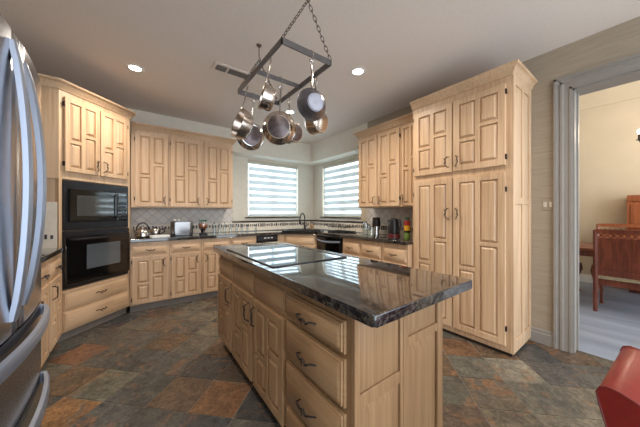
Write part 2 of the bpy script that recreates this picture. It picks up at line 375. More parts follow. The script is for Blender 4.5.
# slate floor: every tile a face block in one mesh, its own colour of stone
def build_floor():
    pitch, p0, q0, g = 0.3035, 0.17, 0.20, 0.003
    pal = [(80, 78, 74), (90, 87, 80), (74, 73, 72), (98, 92, 82), (88, 76, 66), (96, 80, 64), (80, 82, 78), (104, 97, 85), (70, 71, 72)]
    rust = [(124, 88, 60), (112, 78, 56), (134, 100, 68)]
    tan = [(150, 136, 112), (140, 126, 104)]
    rng = random.Random(11)
    spec = {}
    F, yw, y0, h = 248.83, math.radians(36.67), 213.07, 1.241
    def cell(px, py):
        d = h * F / (py - y0); lat = (px - 320) / F * d
        x = math.sin(yw) * d + math.cos(yw) * lat; y = math.cos(yw) * d - math.sin(yw) * lat
        return (math.floor(((x - y) / 2 ** .5 - p0) / pitch), math.floor(((x + y) / 2 ** .5 - q0) / pitch))
    for px, py, c in SLATE_SPOTS: spec[cell(px, py)] = tuple(0.72 * a + 0.28 * m for a, m in zip(c, (88, 82, 74)))
    me = bpy.data.meshes.new('floor'); vs = []; fs = []; cols = []
    r2 = 2 ** .5
    ext = [(-1.15, -1.6), (3.33, 4.54)]
    for i in range(-22, 16):
        for j in range(-12, 30):
            a0, a1 = p0 + i * pitch + g, p0 + (i + 1) * pitch - g; b0, b1 = q0 + j * pitch + g, q0 + (j + 1) * pitch - g
            c = spec.get((i, j))
            if c is None:
                k = rng.random(); c = rng.choice(rust) if k < 0.07 else (rng.choice(tan) if k < 0.11 else rng.choice(pal))
            else: rng.random()
            poly = [((p + q) / r2, (q - p) / r2) for p, q in ((a0, b0), (a1, b0), (a1, b1), (a0, b1))]
            poly = [Vector((x, y)) for x, y in poly]
            # clip to the kitchen rectangle
            for ax, lim, sg in ((0, -1.15, 1), (0, 3.22, -1), (1, -1.9, 1), (1, 4.54, -1)):
                out = []
                for k in range(len(poly)):
                    A, B = poly[k - 1], poly[k]; da, db = sg * (A[ax] - lim), sg * (B[ax] - lim)
                    if (da < 0) != (db < 0): t = da / (da - db); out.append(A + (B - A) * t)
                    if db >= 0: out.append(B)
                poly = out
                if len(poly) < 3: break
            if len(poly) < 3: continue
            zt = 0.0 - rng.random() * 0.0015; n = len(poly); b = len(vs)
            for p in poly: vs.append((p.x, p.y, zt))
            for p in poly: vs.append((p.x, p.y, -0.012))
            fs.append(list(range(b, b + n))); cols.append(srgb(*c))
            for k in range(n): fs.append([b + k, b + n + k, b + n + (k + 1) % n, b + (k + 1) % n]); cols.append(srgb(*c))
    me.from_pydata(vs, [], fs)
    ca = me.color_attributes.new('tile_color', 'FLOAT_COLOR', 'CORNER')
    for p, c in zip(me.polygons, cols):
        for li in p.loop_indices: ca.data[li].color = c
    bm = bmesh.new(); bm.from_mesh(me); bmesh.ops.recalc_face_normals(bm, faces=bm.faces[:]); bm.to_mesh(me); bm.free()
    me.materials.append(M['slate'])
    o = bpy.data.objects.new('floor', me); COL.objects.link(o); o['kind'] = 'structure'; WORLD[o.name] = Vector((0, 0, 0))
    mb = MB(); mb.box(ID, -1.15, 3.22, -1.9, 4.54, -0.05, -0.004)
    struct('floor_grout', mb, 'grout', o)
SLATE_SPOTS = [(75, 408, (150, 104, 64)), (212, 398, (142, 98, 66)), (88, 351, (124, 80, 56)), (160, 326, (132, 100, 74)), (95, 385, (110, 106, 90)),
    (135, 392, (84, 84, 80)), (120, 358, (80, 78, 74)), (205, 330, (112, 106, 92)), (150, 366, (78, 77, 74)), (190, 400, (112, 86, 66)), (175, 375, (88, 86, 82)), (120, 415, (82, 82, 80)), (160, 420, (86, 84, 80)),
    (530, 364, (140, 132, 116)), (455, 345, (116, 80, 54)), (470, 405, (104, 86, 66)), (520, 392, (88, 88, 84)), (560, 372, (84, 82, 80)), (455, 385, (86, 86, 78)), (575, 352, (108, 84, 66)),
    (500, 365, (132, 126, 112)), (535, 345, (74, 75, 76)), (480, 362, (92, 92, 84)), (218, 340, (110, 82, 60)), (560, 405, (94, 92, 84)), (510, 420, (100, 92, 78)), (485, 385, (98, 86, 72)), (141, 339, (84, 82, 78)), (165, 324, (104, 84, 66)), (110, 340, (82, 80, 76)), (590, 380, (92, 90, 86))]
build_floor()

def slab(name, u0, u1, n0, n1, z0, z1, m): b = MB(); b.box(ID, u0, u1, n0, n1, z0, z1); return struct(name, b, m)
slab('ceiling', -1.3, 3.32, -1.9, 4.85, HC, HC + 0.1, 'ceiling')
slab('wall_left', XL - 0.15, XL, -1.9, 4.7, 0, HC, 'wall')
# back wall: full height up to the bay, then a low wall and a header over the bay
b = MB(); b.box(ID, XL, 1.42, YB, YB + 0.15, 0, HC); b.box(ID, 1.42, 3.45, YB, YB + 0.15, 0, 1.062); b.box(ID, 1.42, XR, YB, YB + 0.05, 2.353, HC)
b.box(ID, 1.42, XR, YB + 0.05, YB + 0.45, 2.353, HC)
struct('wall_back', b, 'wall_win')
Y_BAY = 2.86
b = MB(); b.box(ID, XR, XR + 0.2, 0.433, Y_BAY, 0, HC); b.box(ID, XR, XR + 0.2, -0.55, 0.433, 2.343, HC); b.box(ID, XR, XR + 0.2, -1.9, -0.55, 0, HC)
struct('wall_right', b, 'wall')
b = MB(); b.box(ID, XR, XR + 0.2, Y_BAY, YB, 0, 1.062); b.box(ID, XR, XR + 0.4, Y_BAY, BY + 0.15, 2.353, HC)
struct('wall_bay_lower', b, 'wall_win')
# bay walls with window openings
WLX0, WLX1, WRY0, WRY1, WZ0, WZ1 = 1.80, 2.965, 3.22, 4.47, 1.16, 2.31
b = MB()
b.box(ID, 1.35, WLX0, BY, BY + 0.15, 1.062, 2.36); b.box(ID, WLX1, BX + 0.15, BY, BY + 0.15, 1.062, 2.36)
b.box(ID, WLX0, WLX1, BY, BY + 0.15, 1.062, WZ0); b.box(ID, WLX0, WLX1, BY, BY + 0.15, WZ1, 2.36)
b.box(ID, 1.35, 1.42, YB + 0.15, BY, 1.062, 2.36)
struct('wall_bay_back', b, 'wall_win')
b = MB()
b.box(ID, BX, BX + 0.15, Y_BAY - 0.05, WRY0, 1.062, 2.36); b.box(ID, BX, BX + 0.15, WRY1, BY, 1.062, 2.36)
b.box(ID, BX, BX + 0.15, WRY0, WRY1, 1.062, WZ0); b.box(ID, BX, BX + 0.15, WRY0, WRY1, WZ1, 2.36)
b.box(ID, XR + 0.2, BX, Y_BAY - 0.05, Y_BAY, 1.062, 2.36)
struct('wall_bay_right', b, 'wall_win')
# bay ledge (polished granite, L shaped)
b = MB(); b.prism([(1.40, YB - 0.02), (XR - 0.02, YB - 0.02), (XR - 0.02, Y_BAY), (BX, Y_BAY), (BX, BY), (1.40, BY)], 1.064, 1.094, 0.006)
o = b.build('window_ledge', 'granite'); tag(o, 'dark granite ledge running under both corner windows', 'ledge')

def window(n, fr, W_, z0, z1, bl_label):
    """fr: origin at the opening's lower corner, u along the wall, n into the room"""
    b = MB(); w = 0.035
    b.box(fr, 0, W_, -0.11, -0.06, z0, z0 + w); b.box(fr, 0, W_, -0.11, -0.06, z1 - w, z1)
    b.box(fr, 0, w, -0.11, -0.06, z0, z1); b.box(fr, W_ - w, W_, -0.11, -0.06, z0, z1)
    b.box(fr, W_ / 2 - 0.015, W_ / 2 + 0.015, -0.11, -0.06, z0, z1)
    f = struct('window_%d' % n, b, 'white')
    b = MB(); b.box(fr, w, W_ - w, -0.09, -0.084, z0 + w, z1 - w); g = b.build('glass', 'pane', f)
    b = MB(); b.box(fr, -0.06, W_ + 0.06, -0.02, 0.03, z0 - 0.022, z0, 0.004); struct('window_sill', b, 'granite', f)
    # zebra shade, hanging in the opening
    t = thing('roller_blind', fr(W_ / 2, -0.03, z0 + 0.006), bl_label, 'blind', 'zebra blinds in the corner windows')
    b = MB(); b.box(fr, 0.012, W_ - 0.012, -0.05, 0.0, z1 - 0.07, z1 - 0.004, 0.006); b.build('headrail', 'cream', t)
    b = MB(); pitch = 0.135; zz = z0 + 0.03; top = z1 - 0.07; z = 1.232 - pitch
    while z < top:
        for (a, c, k) in ((z, z + 0.052, 1), (z + 0.052, z + pitch, 0)):
            a, c = max(a, zz), min(c, top)
            if c > a + 1e-4:
                b.cur = k
                b.add([fr(0.03, -0.025, a), fr(W_ - 0.03, -0.025, a), fr(W_ - 0.03, -0.025, c), fr(0.03, -0.025, c)], [(0, 1, 2, 3)])
        z += pitch
    b.build('fabric', ['opaque', 'sheer'], t, smooth=0)
    b = MB(); b.box(fr, 0.025, W_ - 0.025, -0.034, -0.014, zz - 0.026, zz, 0.004); b.build('bottom_bar', 'cream', t)
window(1, Fr((WLX0, BY, 0), (1, 0, 0), (0, -1, 0)), WLX1 - WLX0, WZ0, WZ1, 'lowered white and grey striped zebra blind in back wall window')
window(2, Fr((BX, WRY1, 0), (0, -1, 0), (-1, 0, 0)), WRY1 - WRY0, WZ0, WZ1, 'lowered striped zebra blind in side window next to wall cabinets')

# door casing and baseboard of the doorway
def casing(fr, w, depth):      # fluted board, u across from 0..w, standing; returns profile points (u, n)
    return [(0, 0), (0, depth), (w * .16, depth), (w * .2, depth * .7), (w * .3, depth * .6), (w * .36, depth * .85), (w * .5, depth * .85), (w * .56, depth * .6), (w * .8, depth * .55), (w * .86, depth * .7), (w, depth * .7), (w, 0)]
b = MB(); pr = casing(None, 0.118, 0.034); n = len(pr)
def vert_board(b, y_out, sgn, z0, z1):
    vs = [(XR - d, y_out + sgn * u, z) for z in (z0, z1) for u, d in pr]
    b.add(vs, [tuple(range(n)), tuple(range(n, 2 * n))] + [(i, (i + 1) % n, n + (i + 1) % n, n + i) for i in range(n)])
vert_board(b, 0.552, -1, 0, 2.461); vert_board(b, -0.668, 1, 0, 2.461)
vs = [(XR - d, y, 2.461 - u) for y in (0.552, -0.668) for u, d in pr]
b.add(vs, [tuple(range(n)), tuple(range(n, 2 * n))] + [(i, (i + 1) % n, n + (i + 1) % n, n + i) for i in range(n)])
b.box(ID, XR - 0.002, XR + 0.2, 0.42, 0.4335, 0, 2.343); b.box(ID, XR - 0.002, XR + 0.2, -0.5505, -0.537, 0, 2.343); b.box(ID, XR - 0.002, XR + 0.2, -0.55, 0.4335, 2.33, 2.3435)
b.box(ID, XR + 0.09, XR + 0.13, 0.408, 0.42, 0, 2.33)
struct('trim_1', b, 'trim')
def board(name, path, parent=None):
    b = MB(); b.sweep(path, [(0, 0), (0.022, 0), (0.022, 0.095), (0.014, 0.105), (0.016, 0.122), (0.006, 0.135), (0, 0.135)]); struct(name, b, 'trim')
board('baseboard_right', [(XR, 0.729), (XR, 0.552)])
# light switch plate
t = thing('light_switch', (XR, 0.600, 1.27), 'beige two gang switch plate between pantry and doorway', 'switch')
fr = Fr((XR, 0.638, 0), (0, -1, 0), (-1, 0, 0)); b = MB(); b.box(fr, 0, 0.084, 0, 0.006, 1.265, 1.375, 0.002); b.build('plate', 'wall', t)
for u in (0.022, 0.062):
    b = MB(); b.box(fr, u - 0.012, u + 0.012, 0.005, 0.011, 1.295, 1.345, 0.002); b.build('rocker', 'cream', t)

# ------------------------------------------------------------------ cabinet kit
def pull(fr, u, z, L, parent, vertical=True, mat_='iron', s=1.0):
    """wrought iron twig pull: a wavy bar with two little spurs and two posts"""
    wob = [(-0.5, 0.0), (-0.34, 0.012), (-0.1, 0.028), (0.1, 0.018), (0.26, 0.024), (0.4, 0.008), (0.5, 0.0)] if vertical else [(-0.5, 0.0), (-0.4, 0.012), (-0.2, -0.004), (0.0, 0.008), (0.2, -0.006), (0.4, 0.010), (0.5, 0.0)]
    P = lambda a, c, n_: fr(u + c * s, n_, z + a * L) if vertical else fr(u + a * L, n_, z + c * s)
    b = MB(); pts = []
    for i, (a, c) in enumerate(wob): pts.append(P(a, c, 0.018 + (0.012 if 0 < i < 6 else -0.016)))
    b.tube(pts, [0.004, 0.0046, 0.005, 0.0053, 0.005, 0.0046, 0.004], 6)
    b.tube([P(-0.1, wob[2][1], 0.030), P(-0.02, wob[2][1] - 0.018, 0.032)], [0.0035, 0.0018], 6)
    b.tube([P(0.26, wob[4][1], 0.030), P(0.34, wob[4][1] + 0.014, 0.032)], [0.0035, 0.0018], 6)
    return b.build('handle', mat_, parent)
def door(fr, u0, u1, z0, z1, parent, wd='maple', handle=None, hinge=None, hl=0.115, n0=0.0, t=0.024, splits=(0.40, 0.58), stile=0.058, mull=0.040, hz=None):
    """door with two columns of raised panels whose rails are staggered"""
    b = MB(); w, h = u1 - u0, z1 - z0
    st = min(stile, w * 0.135)
    f0, f1 = n0, n0 + t
    b.box(fr, u0, u0 + st, f0, f1, z0, z1, 0.003); b.box(fr, u1 - st, u1, f0, f1, z0, z1, 0.003)
    b.box(fr, u0 + st - 0.002, u1 - st + 0.002, f0, f1 - 0.0005, z1 - st, z1, 0.002); b.box(fr, u0 + st - 0.002, u1 - st + 0.002, f0, f1 - 0.0005, z0, z0 + st, 0.002)
    um = (u0 + u1) / 2; b.box(fr, um - mull / 2, um + mull / 2, f0, f1 - 0.0005, z0 + st - 0.002, z1 - st + 0.002, 0.002)
    b.box(fr, u0 + st, u1 - st, f0, f0 + 0.006, z0 + st, z1 - st)
    iz0, iz1 = z0 + st, z1 - st
    for k, (a, c) in enumerate(((u0 + st, um - mull / 2), (um + mull / 2, u1 - st))):
        zs = iz0 + (iz1 - iz0) * splits[k]; rl = 0.034
        b.box(fr, a - 0.002, c + 0.002, f0, f1 - 0.0005, zs - rl / 2, zs + rl / 2, 0.002)
        for (p, q) in ((iz0, zs - rl / 2), (zs + rl / 2, iz1)):
            b.raised(fr, a, c, p, q, f0 + 0.006, f1 + 0.001, 0.025)
    d = b.build('door', wd, parent)
    if handle:
        side, hzc = handle; uu = u1 - st * 0.55 if side == 'r' else u0 + st * 0.55
        pull(Fr(fr(0, f1, 0), fr.U, fr.N), uu, hzc, hl, d, s=-1 if side == 'r' else 1)
    if hinge:
        for zz in (z0 + h * 0.1, z1 - h * 0.1):
            c = MB(); uh = u0 - 0.004 if hinge == 'l' else u1 + 0.004
            c.box(fr, uh - 0.005, uh + 0.005, f0, f1 + 0.001, zz - 0.022, zz + 0.022, 0.002); c.build('hinge', 'iron', d)
    return d
def drawer(fr, u0, u1, z0, z1, parent, wd='maple_h', handle=True, n0=0.0, t=0.022, hl=0.1, lip=True):
    b = MB()
    b.box(fr, u0, u1, n0, n0 + t * 0.45, z0, z1, 0.002)
    b.box(fr, u0 + 0.008, u1 - 0.008, n0 + t * 0.4, n0 + t * 0.75, z0 + 0.008, z1 - 0.008, 0.002)
    b.raised(fr, u0 + 0.016, u1 - 0.016, z0 + 0.016, z1 - 0.016, n0 + t * 0.74, n0 + t, 0.012)
    d = b.build('drawer', wd, parent)
    if handle: pull(Fr(fr(0, n0 + t, 0), fr.U, fr.N), (u0 + u1) / 2, (z0 + z1) / 2, hl, d, vertical=False)
    return d
def body(fr, u0, u1, depth, z0, z1, parent, wd='maple', name='body'):
    b = MB(); b.box(fr, u0, u1, -depth, 0, z0, z1, 0.002); return b.build(name, wd, parent)
CROWN = [(0, 0), (0.010, 0), (0.014, 0.014), (0.022, 0.022), (0.030, 0.045), (0.046, 0.060), (0.056, 0.064), (0.060, 0.072), (0.060, 0.082), (0, 0.082)]
def crown(path, z, parent, wd='maple'):
    b = MB(); b.sweep(path, CROWN, z); return b.build('crown_molding', wd, parent)

# --- oven tower across the corner
F1, F2 = Vector((-0.575, 3.358, 0)), Vector((-0.05, 3.883, 0)); OW = (F2 - F1).length
ofr = Fr(F1, (1, 1, 0), (1, -1, 0))
t = thing('oven_cabinet', ((F1 + F2) / 2), 'tall maple corner cabinet holding the black wall oven and microwave', 'cabinet')
POLY = [(F1.x, F1.y), (F2.x, F2.y), (F2.x, 4.535), (XL + .005, 4.535), (XL + .005, F1.y)]
def inset(d):
    return [(F1.x - d * 1.0, F1.y + d * 1.0), (F2.x - d, F2.y + d), (F2.x - d, 4.535), (XL + .005, 4.535), (XL + .005, F1.y + d)]
OZ0, OZ1, MZ1 = 0.505, 1.065, 1.56       # oven bottom, oven/microwave joint, microwave top
b = MB(); b.prism(POLY, 0.09, OZ0 - 0.01); b.prism(POLY, MZ1 + 0.01, 2.42)
rec = 0.03
b.prism([(F1.x - rec, F1.y + rec), (F2.x - rec, F2.y + rec), (F2.x, 4.535), (XL + .005, 4.535), (XL + .005, F1.y)], OZ0 - 0.01, MZ1 + 0.01)
b.box(ofr, 0, 0.026, -0.06, 0, OZ0 - 0.01, MZ1 + 0.01); b.box(ofr, OW - 0.026, OW, -0.06, 0, OZ0 - 0.01, MZ1 + 0.01)
b.build('body', 'maple', t)
b = MB(); b.prism(inset(0.035), 0, 0.09); b.build('toe_kick', 'toe', t)
crown([(XL + .005, F1.y), (F1.x, F1.y), (F2.x, F2.y), (F2.x, 3.95)], 2.415, t)
hw = OW / 2
door(ofr, 0.035, hw - 0.008, 1.645, 2.36, t, handle=('r', 1.745), hinge='l', splits=(0.40, 0.54))
door(ofr, hw + 0.004, OW - 0.05, 1.645, 2.36, t, handle=('l', 1.745), hinge='r', splits=(0.40, 0.54))
drawer(ofr, 0.03, OW - 0.03, 0.30, 0.475, t); drawer(ofr, 0.03, OW - 0.03, 0.105, 0.285, t)

# microwave
t = thing('microwave', ofr(hw, 0.0, OZ1 + 0.005), 'black built in microwave above the wall oven', 'microwave')
u0, u1 = 0.028, OW - 0.028
b = MB(); b.box(ofr, u0, u1, -0.028, 0.012, OZ1 + 0.008, MZ1, 0.004)
for k in range(5): b.box(ofr, u0 + 0.02, u1 - 0.02, 0.011, 0.016, MZ1 - 0.065 + k * 0.011, MZ1 - 0.060 + k * 0.011)
for k in range(3): b.box(ofr, u0 + 0.02, u1 - 0.02, 0.011, 0.016, OZ1 + 0.02 + k * 0.014, OZ1 + 0.027 + k * 0.014)
b.build('trim_kit', 'black_satin', t)
z0, z1 = OZ1 + 0.085, MZ1 - 0.08
b = MB(); b.box(ofr, u0 + 0.035, u1 - 0.165, 0.010, 0.034, z0, z1, 0.006); d = b.build('door', 'black_gloss', t)
b = MB(); b.box(ofr, u0 + 0.1, u1 - 0.2, 0.0335, 0.0355, z0 + 0.06, z1 - 0.06, 0.0008); b.build('window', 'micro_panel', d)
b = MB(); b.tube([ofr(u1 - 0.182, 0.034, z0 + 0.03), ofr(u1 - 0.182, 0.056, z0 + 0.05), ofr(u1 - 0.182, 0.056, z1 - 0.05), ofr(u1 - 0.182, 0.034, z1 - 0.03)], 0.008, 8); b.build('handle', 'black_satin', d)
b = MB(); b.box(ofr, u1 - 0.16, u1 - 0.035, 0.010, 0.033, z0, z1, 0.004); p = b.build('control_panel', 'black_gloss', t)
b = MB(); b.box(ofr, u1 - 0.145, u1 - 0.05, 0.0325, 0.0345, z1 - 0.055, z1 - 0.02); b.build('display', 'micro_panel', p)
for r in range(5):
    for c in range(3):
        b = MB(); b.box(ofr, u1 - 0.143 + c * 0.032, u1 - 0.119 + c * 0.032, 0.0325, 0.0348, z0 + 0.02 + r * 0.042, z0 + 0.047 + r * 0.042); b.build('button', 'black_satin', p)
# wall oven
t = thing('wall_oven', ofr(hw, 0.0, OZ0), 'black built in wall oven with bar handle below the microwave', 'oven')
b = MB(); b.box(ofr, u0, u1, -0.028, 0.012, OZ0, OZ1, 0.004); b.box(ofr, u0 + 0.01, u1 - 0.01, 0.008, 0.022, OZ0 + 0.006, OZ0 + 0.03, 0.003); b.build('body', 'black_satin', t)
b = MB(); b.box(ofr, u0 + 0.004, u1 - 0.004, 0.012, 0.03, OZ1 - 0.05, OZ1 - 0.004, 0.004); b.build('vent_panel', 'black_satin', t)
b = MB(); b.box(ofr, u0 + 0.004, u1 - 0.004, 0.012, 0.036, OZ0 + 0.035, OZ1 - 0.055, 0.005); d = b.build('door', 'black_gloss', t)
wz0, wz1 = OZ0 + 0.16, OZ1 - 0.15
b = MB(); b.box(ofr, u0 + 0.19, u1 - 0.13, 0.0352, 0.0378, wz0, wz1, 0.001); b.build('window', 'oven_glass', d)
b = MB(); hz_ = OZ1 - 0.085
b.tube([ofr(u0 + 0.05, 0.034, hz_), ofr(u0 + 0.055, 0.066, hz_), ofr(u1 - 0.055, 0.066, hz_), ofr(u1 - 0.05, 0.034, hz_)], 0.011, 10); b.build('handle', 'black_satin', d)

# --- cabinets by the fridge (left wall)
lf = Fr((-0.57, 1.62, 0), (0, 1, 0), (1, 0, 0))
segs = [(0.0, 0.43), (0.43, 0.86), (0.86, 1.29), (1.29, 1.725)]
lbl = ['maple base cabinet closest to the refrigerator', 'maple base cabinet second along from the refrigerator', 'maple base cabinet third along from the refrigerator', 'narrow maple base cabinet between refrigerator and oven tower']
for (a, c), L in list(zip(segs, lbl))[2:]:
    t = thing('base_cabinet', lf((a + c) / 2, 0, 0), L, 'cabinet', 'base cabinets beside the refrigerator')
    body(lf, a, c, 0.55, 0.09, 0.873, t)
    b = MB(); b.box(lf, a, c, -0.55, -0.035, 0, 0.09); b.build('toe_kick', 'toe', t)
    drawer(lf, a + 0.02, c - 0.03, 0.70, 0.83, t); door(lf, a + 0.02, c - 0.03, 0.11, 0.675, t, handle=('l', 0.58))
b = MB(); b.prism([(-0.54, 2.48), (-0.54, 3.345), (XL + .003, 3.345), (XL + .003, 2.48)], 0.875, 0.915, 0.008)
tag(b.build('countertop', 'granite'), 'short dark granite counter between refrigerator and oven tower', 'countertop')
# tile return against the oven tower
b = MB(); b.box(ID, XL + .003, -0.585, 3.345, 3.358, 0.915, 1.345); o = struct('wall_tile_side', b, 'splash_plain')
for k in range(9):
    pass
b = MB()
for k in range(14):
    x = -0.61 - k * 0.038; b.box(ID, x - 0.017, x, 3.341, 3.346, 1.000, 1.035 + 0.008 * (k % 2))
struct('tile_band', b, 'mosaic_dark', o)

# --- backsplash on the back and right walls
b = MB(); b.box(ID, -0.03, 1.42, YB - 0.012, YB, 1.066, 1.33); b.cur = 1; b.box(ID, -0.03, XR, YB - 0.012, YB, 0.915, 1.066)
o = struct('wall_backsplash', b, ['splash', 'splash_plain'])
b = MB()
def motif_band(b, fr, L):
    u = 0.0; k = 0
    rng = random.Random(3)
    while u < L - 0.03:
        w = rng.choice((0.016, 0.022, 0.028)); hgt = rng.choice((0.040, 0.052, 0.064))
        zc = 1.012
        b.box(fr, u, u + w, 0, 0.004, zc - hgt / 2, zc + hgt / 2); u += w + rng.choice((0.012, 0.016, 0.022))
motif_band(b, Fr((-0.02, YB - 0.012, 0), (1, 0, 0), (0, -1, 0)), 3.1)
struct('tile_band', b, 'mosaic_dark', o)
b = MB(); b.box(ID, XR - 0.012, XR, 1.685, Y_BAY, 1.066, 1.33); b.cur = 1; b.box(ID, XR - 0.012, XR, 1.685, YB, 0.915, 1.066)
o = struct('wall_backsplash_side', b, ['splash', 'splash_plain'])
b = MB(); motif_band(b, Fr((XR - 0.012, 4.52, 0), (0, -1, 0), (-1, 0, 0)), 2.8); struct('tile_band', b, 'mosaic_dark', o)

# --- upper cabinets on the back wall
uf = Fr((-0.02, 4.21, 0), (1, 0, 0), (0, -1, 0))
t = thing('upper_cabinet', uf(0.21, 0, 1.318), 'single door maple wall cabinet beside the oven tower', 'cabinet', 'wall cabinets on the back wall')
body(uf, -0.022, 0.415, 0.325, 1.318, 2.40, t); door(uf, 0.022, 0.405, 1.335, 2.35, t, handle=('r', 1.42), hinge='l')
crown([(-0.042, 4.21), (0.395, 4.21)], 2.385, t)
t = thing('upper_cabinet', uf(0.88, 0, 1.318), 'double door maple wall cabinet above the toaster, beside window', 'cabinet', 'wall cabinets on the back wall')
body(uf, 0.417, 1.335, 0.325, 1.318, 2.40, t)
door(uf, 0.437, 0.848, 1.335, 2.35, t, handle=('r', 1.42), hinge='l'); door(uf, 0.888, 1.312, 1.335, 2.35, t, handle=('l', 1.42), hinge='r')
crown([(0.397, 4.21), (1.315, 4.21), (1.315, 4.53)], 2.385, t)

# --- upper cabinets on the right wall
ru = Fr((2.768, 2.72, 0), (0, -1, 0), (-1, 0, 0))
t = thing('upper_cabinet', ru(0.38, 0, 1.318), 'double door maple wall cabinet next to the side window', 'cabinet', 'wall cabinets beside the pantry')
body(ru, 0, 0.762, 0.345, 1.318, 2.40, t)
door(ru, 0.018, 0.372, 1.335, 2.35, t, handle=('r', 1.42), hinge='l'); door(ru, 0.392, 0.748, 1.335, 2.35, t, handle=('l', 1.42), hinge='r')
crown([(3.11, 2.72), (2.768, 2.72), (2.768, 1.958)], 2.385, t)
t = thing('upper_cabinet', ru(0.89, 0, 1.318), 'narrow single door maple wall cabinet touching the tall pantry', 'cabinet', 'wall cabinets beside the pantry')
body(ru, 0.764, 1.036, 0.345, 1.318, 2.40, t); door(ru, 0.782, 1.03, 1.335, 2.35, t, handle=('l', 1.42), splits=(0.46, 0.6))
crown([(2.768, 1.956), (2.768, 1.685)], 2.385, t)

# --- base cabinets, back run
bf = Fr((-0.03, 3.862, 0), (1, 0, 0), (0, -1, 0))
def base_unit(fr, a, c, L, grp, depth=0.66, handle='r', dr=True, hinge=None, toe='toe'):
    t = thing('base_cabinet', fr((a + c) / 2, 0, 0), L, 'cabinet', grp)
    body(fr, a, c, depth, 0.09, 0.873, t)
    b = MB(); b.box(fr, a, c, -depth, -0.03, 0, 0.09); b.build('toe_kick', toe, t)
    drawer(fr, a + 0.02, c - 0.02, 0.715, 0.825, t)
    door(fr, a + 0.02, c - 0.02, 0.105, 0.69, t, handle=(handle, 0.60), hinge=hinge)
    return t
G = 'base cabinets along the back wall'
base_unit(bf, -0.016, 0.40, 'maple base cabinet touching the oven tower, under the steel kettle', G, handle='r', hinge='l')
base_unit(bf, 0.402, 0.795, 'maple base cabinet directly under the toaster', G, handle='r', hinge='l')
base_unit(bf, 0.797, 1.20, 'maple base cabinet under the candy jar, beyond island corner', G, handle='l')
base_unit(bf, 1.202, 1.615, 'maple base cabinet just before the black trash compactor', G, handle='l')
t = thing('trash_compactor', bf(1.81, 0, 0), 'narrow black trash compactor under the back counter', 'appliance')
b = MB(); b.box(bf, 1.62, 1.995, -0.6, 0.0, 0.05, 0.87, 0.003); b.build('body', 'black_satin', t)
b = MB(); b.box(bf, 1.625, 1.99, 0.0, 0.02, 0.1, 0.78, 0.004); d = b.build('door', 'black_gloss', t)
b = MB(); b.box(bf, 1.625, 1.99, 0.0, 0.025, 0.785, 0.865, 0.004); p = b.build('control_panel', 'black_satin', t)
for u in (1.74, 1.80, 1.86):
    b = MB(); b.box(bf, u, u + 0.035, 0.0245, 0.028, 0.82, 0.835); b.build('button', 'white', p)
b = MB(); b.box(bf, 1.62, 1.995, -0.6, -0.03, 0, 0.05); b.build('base', 'black_satin', t)
# diagonal sink cabinet
A_, B_ = Vector((2.10, 3.862, 0)), Vector((2.51, 3.47, 0)); sd = (B_ - A_).normalized()
sf = Fr(A_, sd, (sd.y, -sd.x, 0)); SL = (B_ - A_).length
t = thing('sink_cabinet', (A_ + B_) / 2, 'maple sink cabinet set across the corner under the windows', 'cabinet')
b = MB(); b.box(sf, 0, SL, -0.02, 0, 0.09, 0.873, 0.002)
b.prism([(1.969, 3.862), (2.10, 3.862), (2.10, 4.0), (1.969, 4.0)], 0.09, 0.873); b.build('body', 'maple', t)
b = MB(); b.box(sf, 0.0, SL, -0.06, -0.03, 0, 0.09); b.build('toe_kick', 'toe', t)
drawer(sf, 0.03, SL - 0.03, 0.70, 0.83, t, handle=False)
door(sf, 0.02, SL / 2 - 0.004, 0.105, 0.68, t, handle=('r', 0.58)); door(sf, SL / 2 + 0.004, SL - 0.02, 0.105, 0.68, t, handle=('l', 0.58))
# dishwasher, right run
rf = Fr((2.51, 3.46, 0), (0, -1, 0), (-1, 0, 0))
t = thing('dishwasher', rf(0.32, 0, 0), 'black dishwasher with curved handle at the sink corner', 'dishwasher')
b = MB(); b.box(rf, 0.02, 0.64, -0.6, 0.0, 0.04, 0.87, 0.003); b.build('body', 'black_satin', t)
b = MB(); b.box(rf, 0.025, 0.635, 0, 0.025, 0.1, 0.85, 0.006); d = b.build('door', 'black_gloss', t)
b = MB(); pts = [rf(0.03 + 0.6 * k / 10, 0.03 + 0.035 * math.sin(math.pi * k / 10), 0.80 - 0.018 * math.sin(math.pi * k / 10)) for k in range(11)]
b.tube(pts, 0.014, 8); b.build('handle', 'fridge_handle', d)
b = MB(); b.box(rf, 0.02, 0.64, -0.5, -0.03, 0, 0.04); b.build('base', 'black_satin', t)
G = 'base cabinets along the window side wall'
for a, c, L in ((0.66, 1.035, 'maple base cabinet touching the dishwasher'), (1.037, 1.41, 'maple base cabinet between dishwasher and kettle counter, middle of three'), (1.412, 1.776, 'maple base cabinet touching the tall pantry')):
    t = thing('base_cabinet', rf((a + c) / 2, 0, 0), L, 'cabinet', G)
    body(rf, a, c, 0.6, 0.09, 0.873, t)
    b = MB(); b.box(rf, a, c, -0.6, -0.03, 0, 0.09); b.build('toe_kick', 'toe', t)
    drawer(rf, a + 0.018, c - 0.018, 0.665, 0.815, t)
    door(rf, a + 0.018, c - 0.018, 0.105, 0.64, t, handle=('r', 0.55))
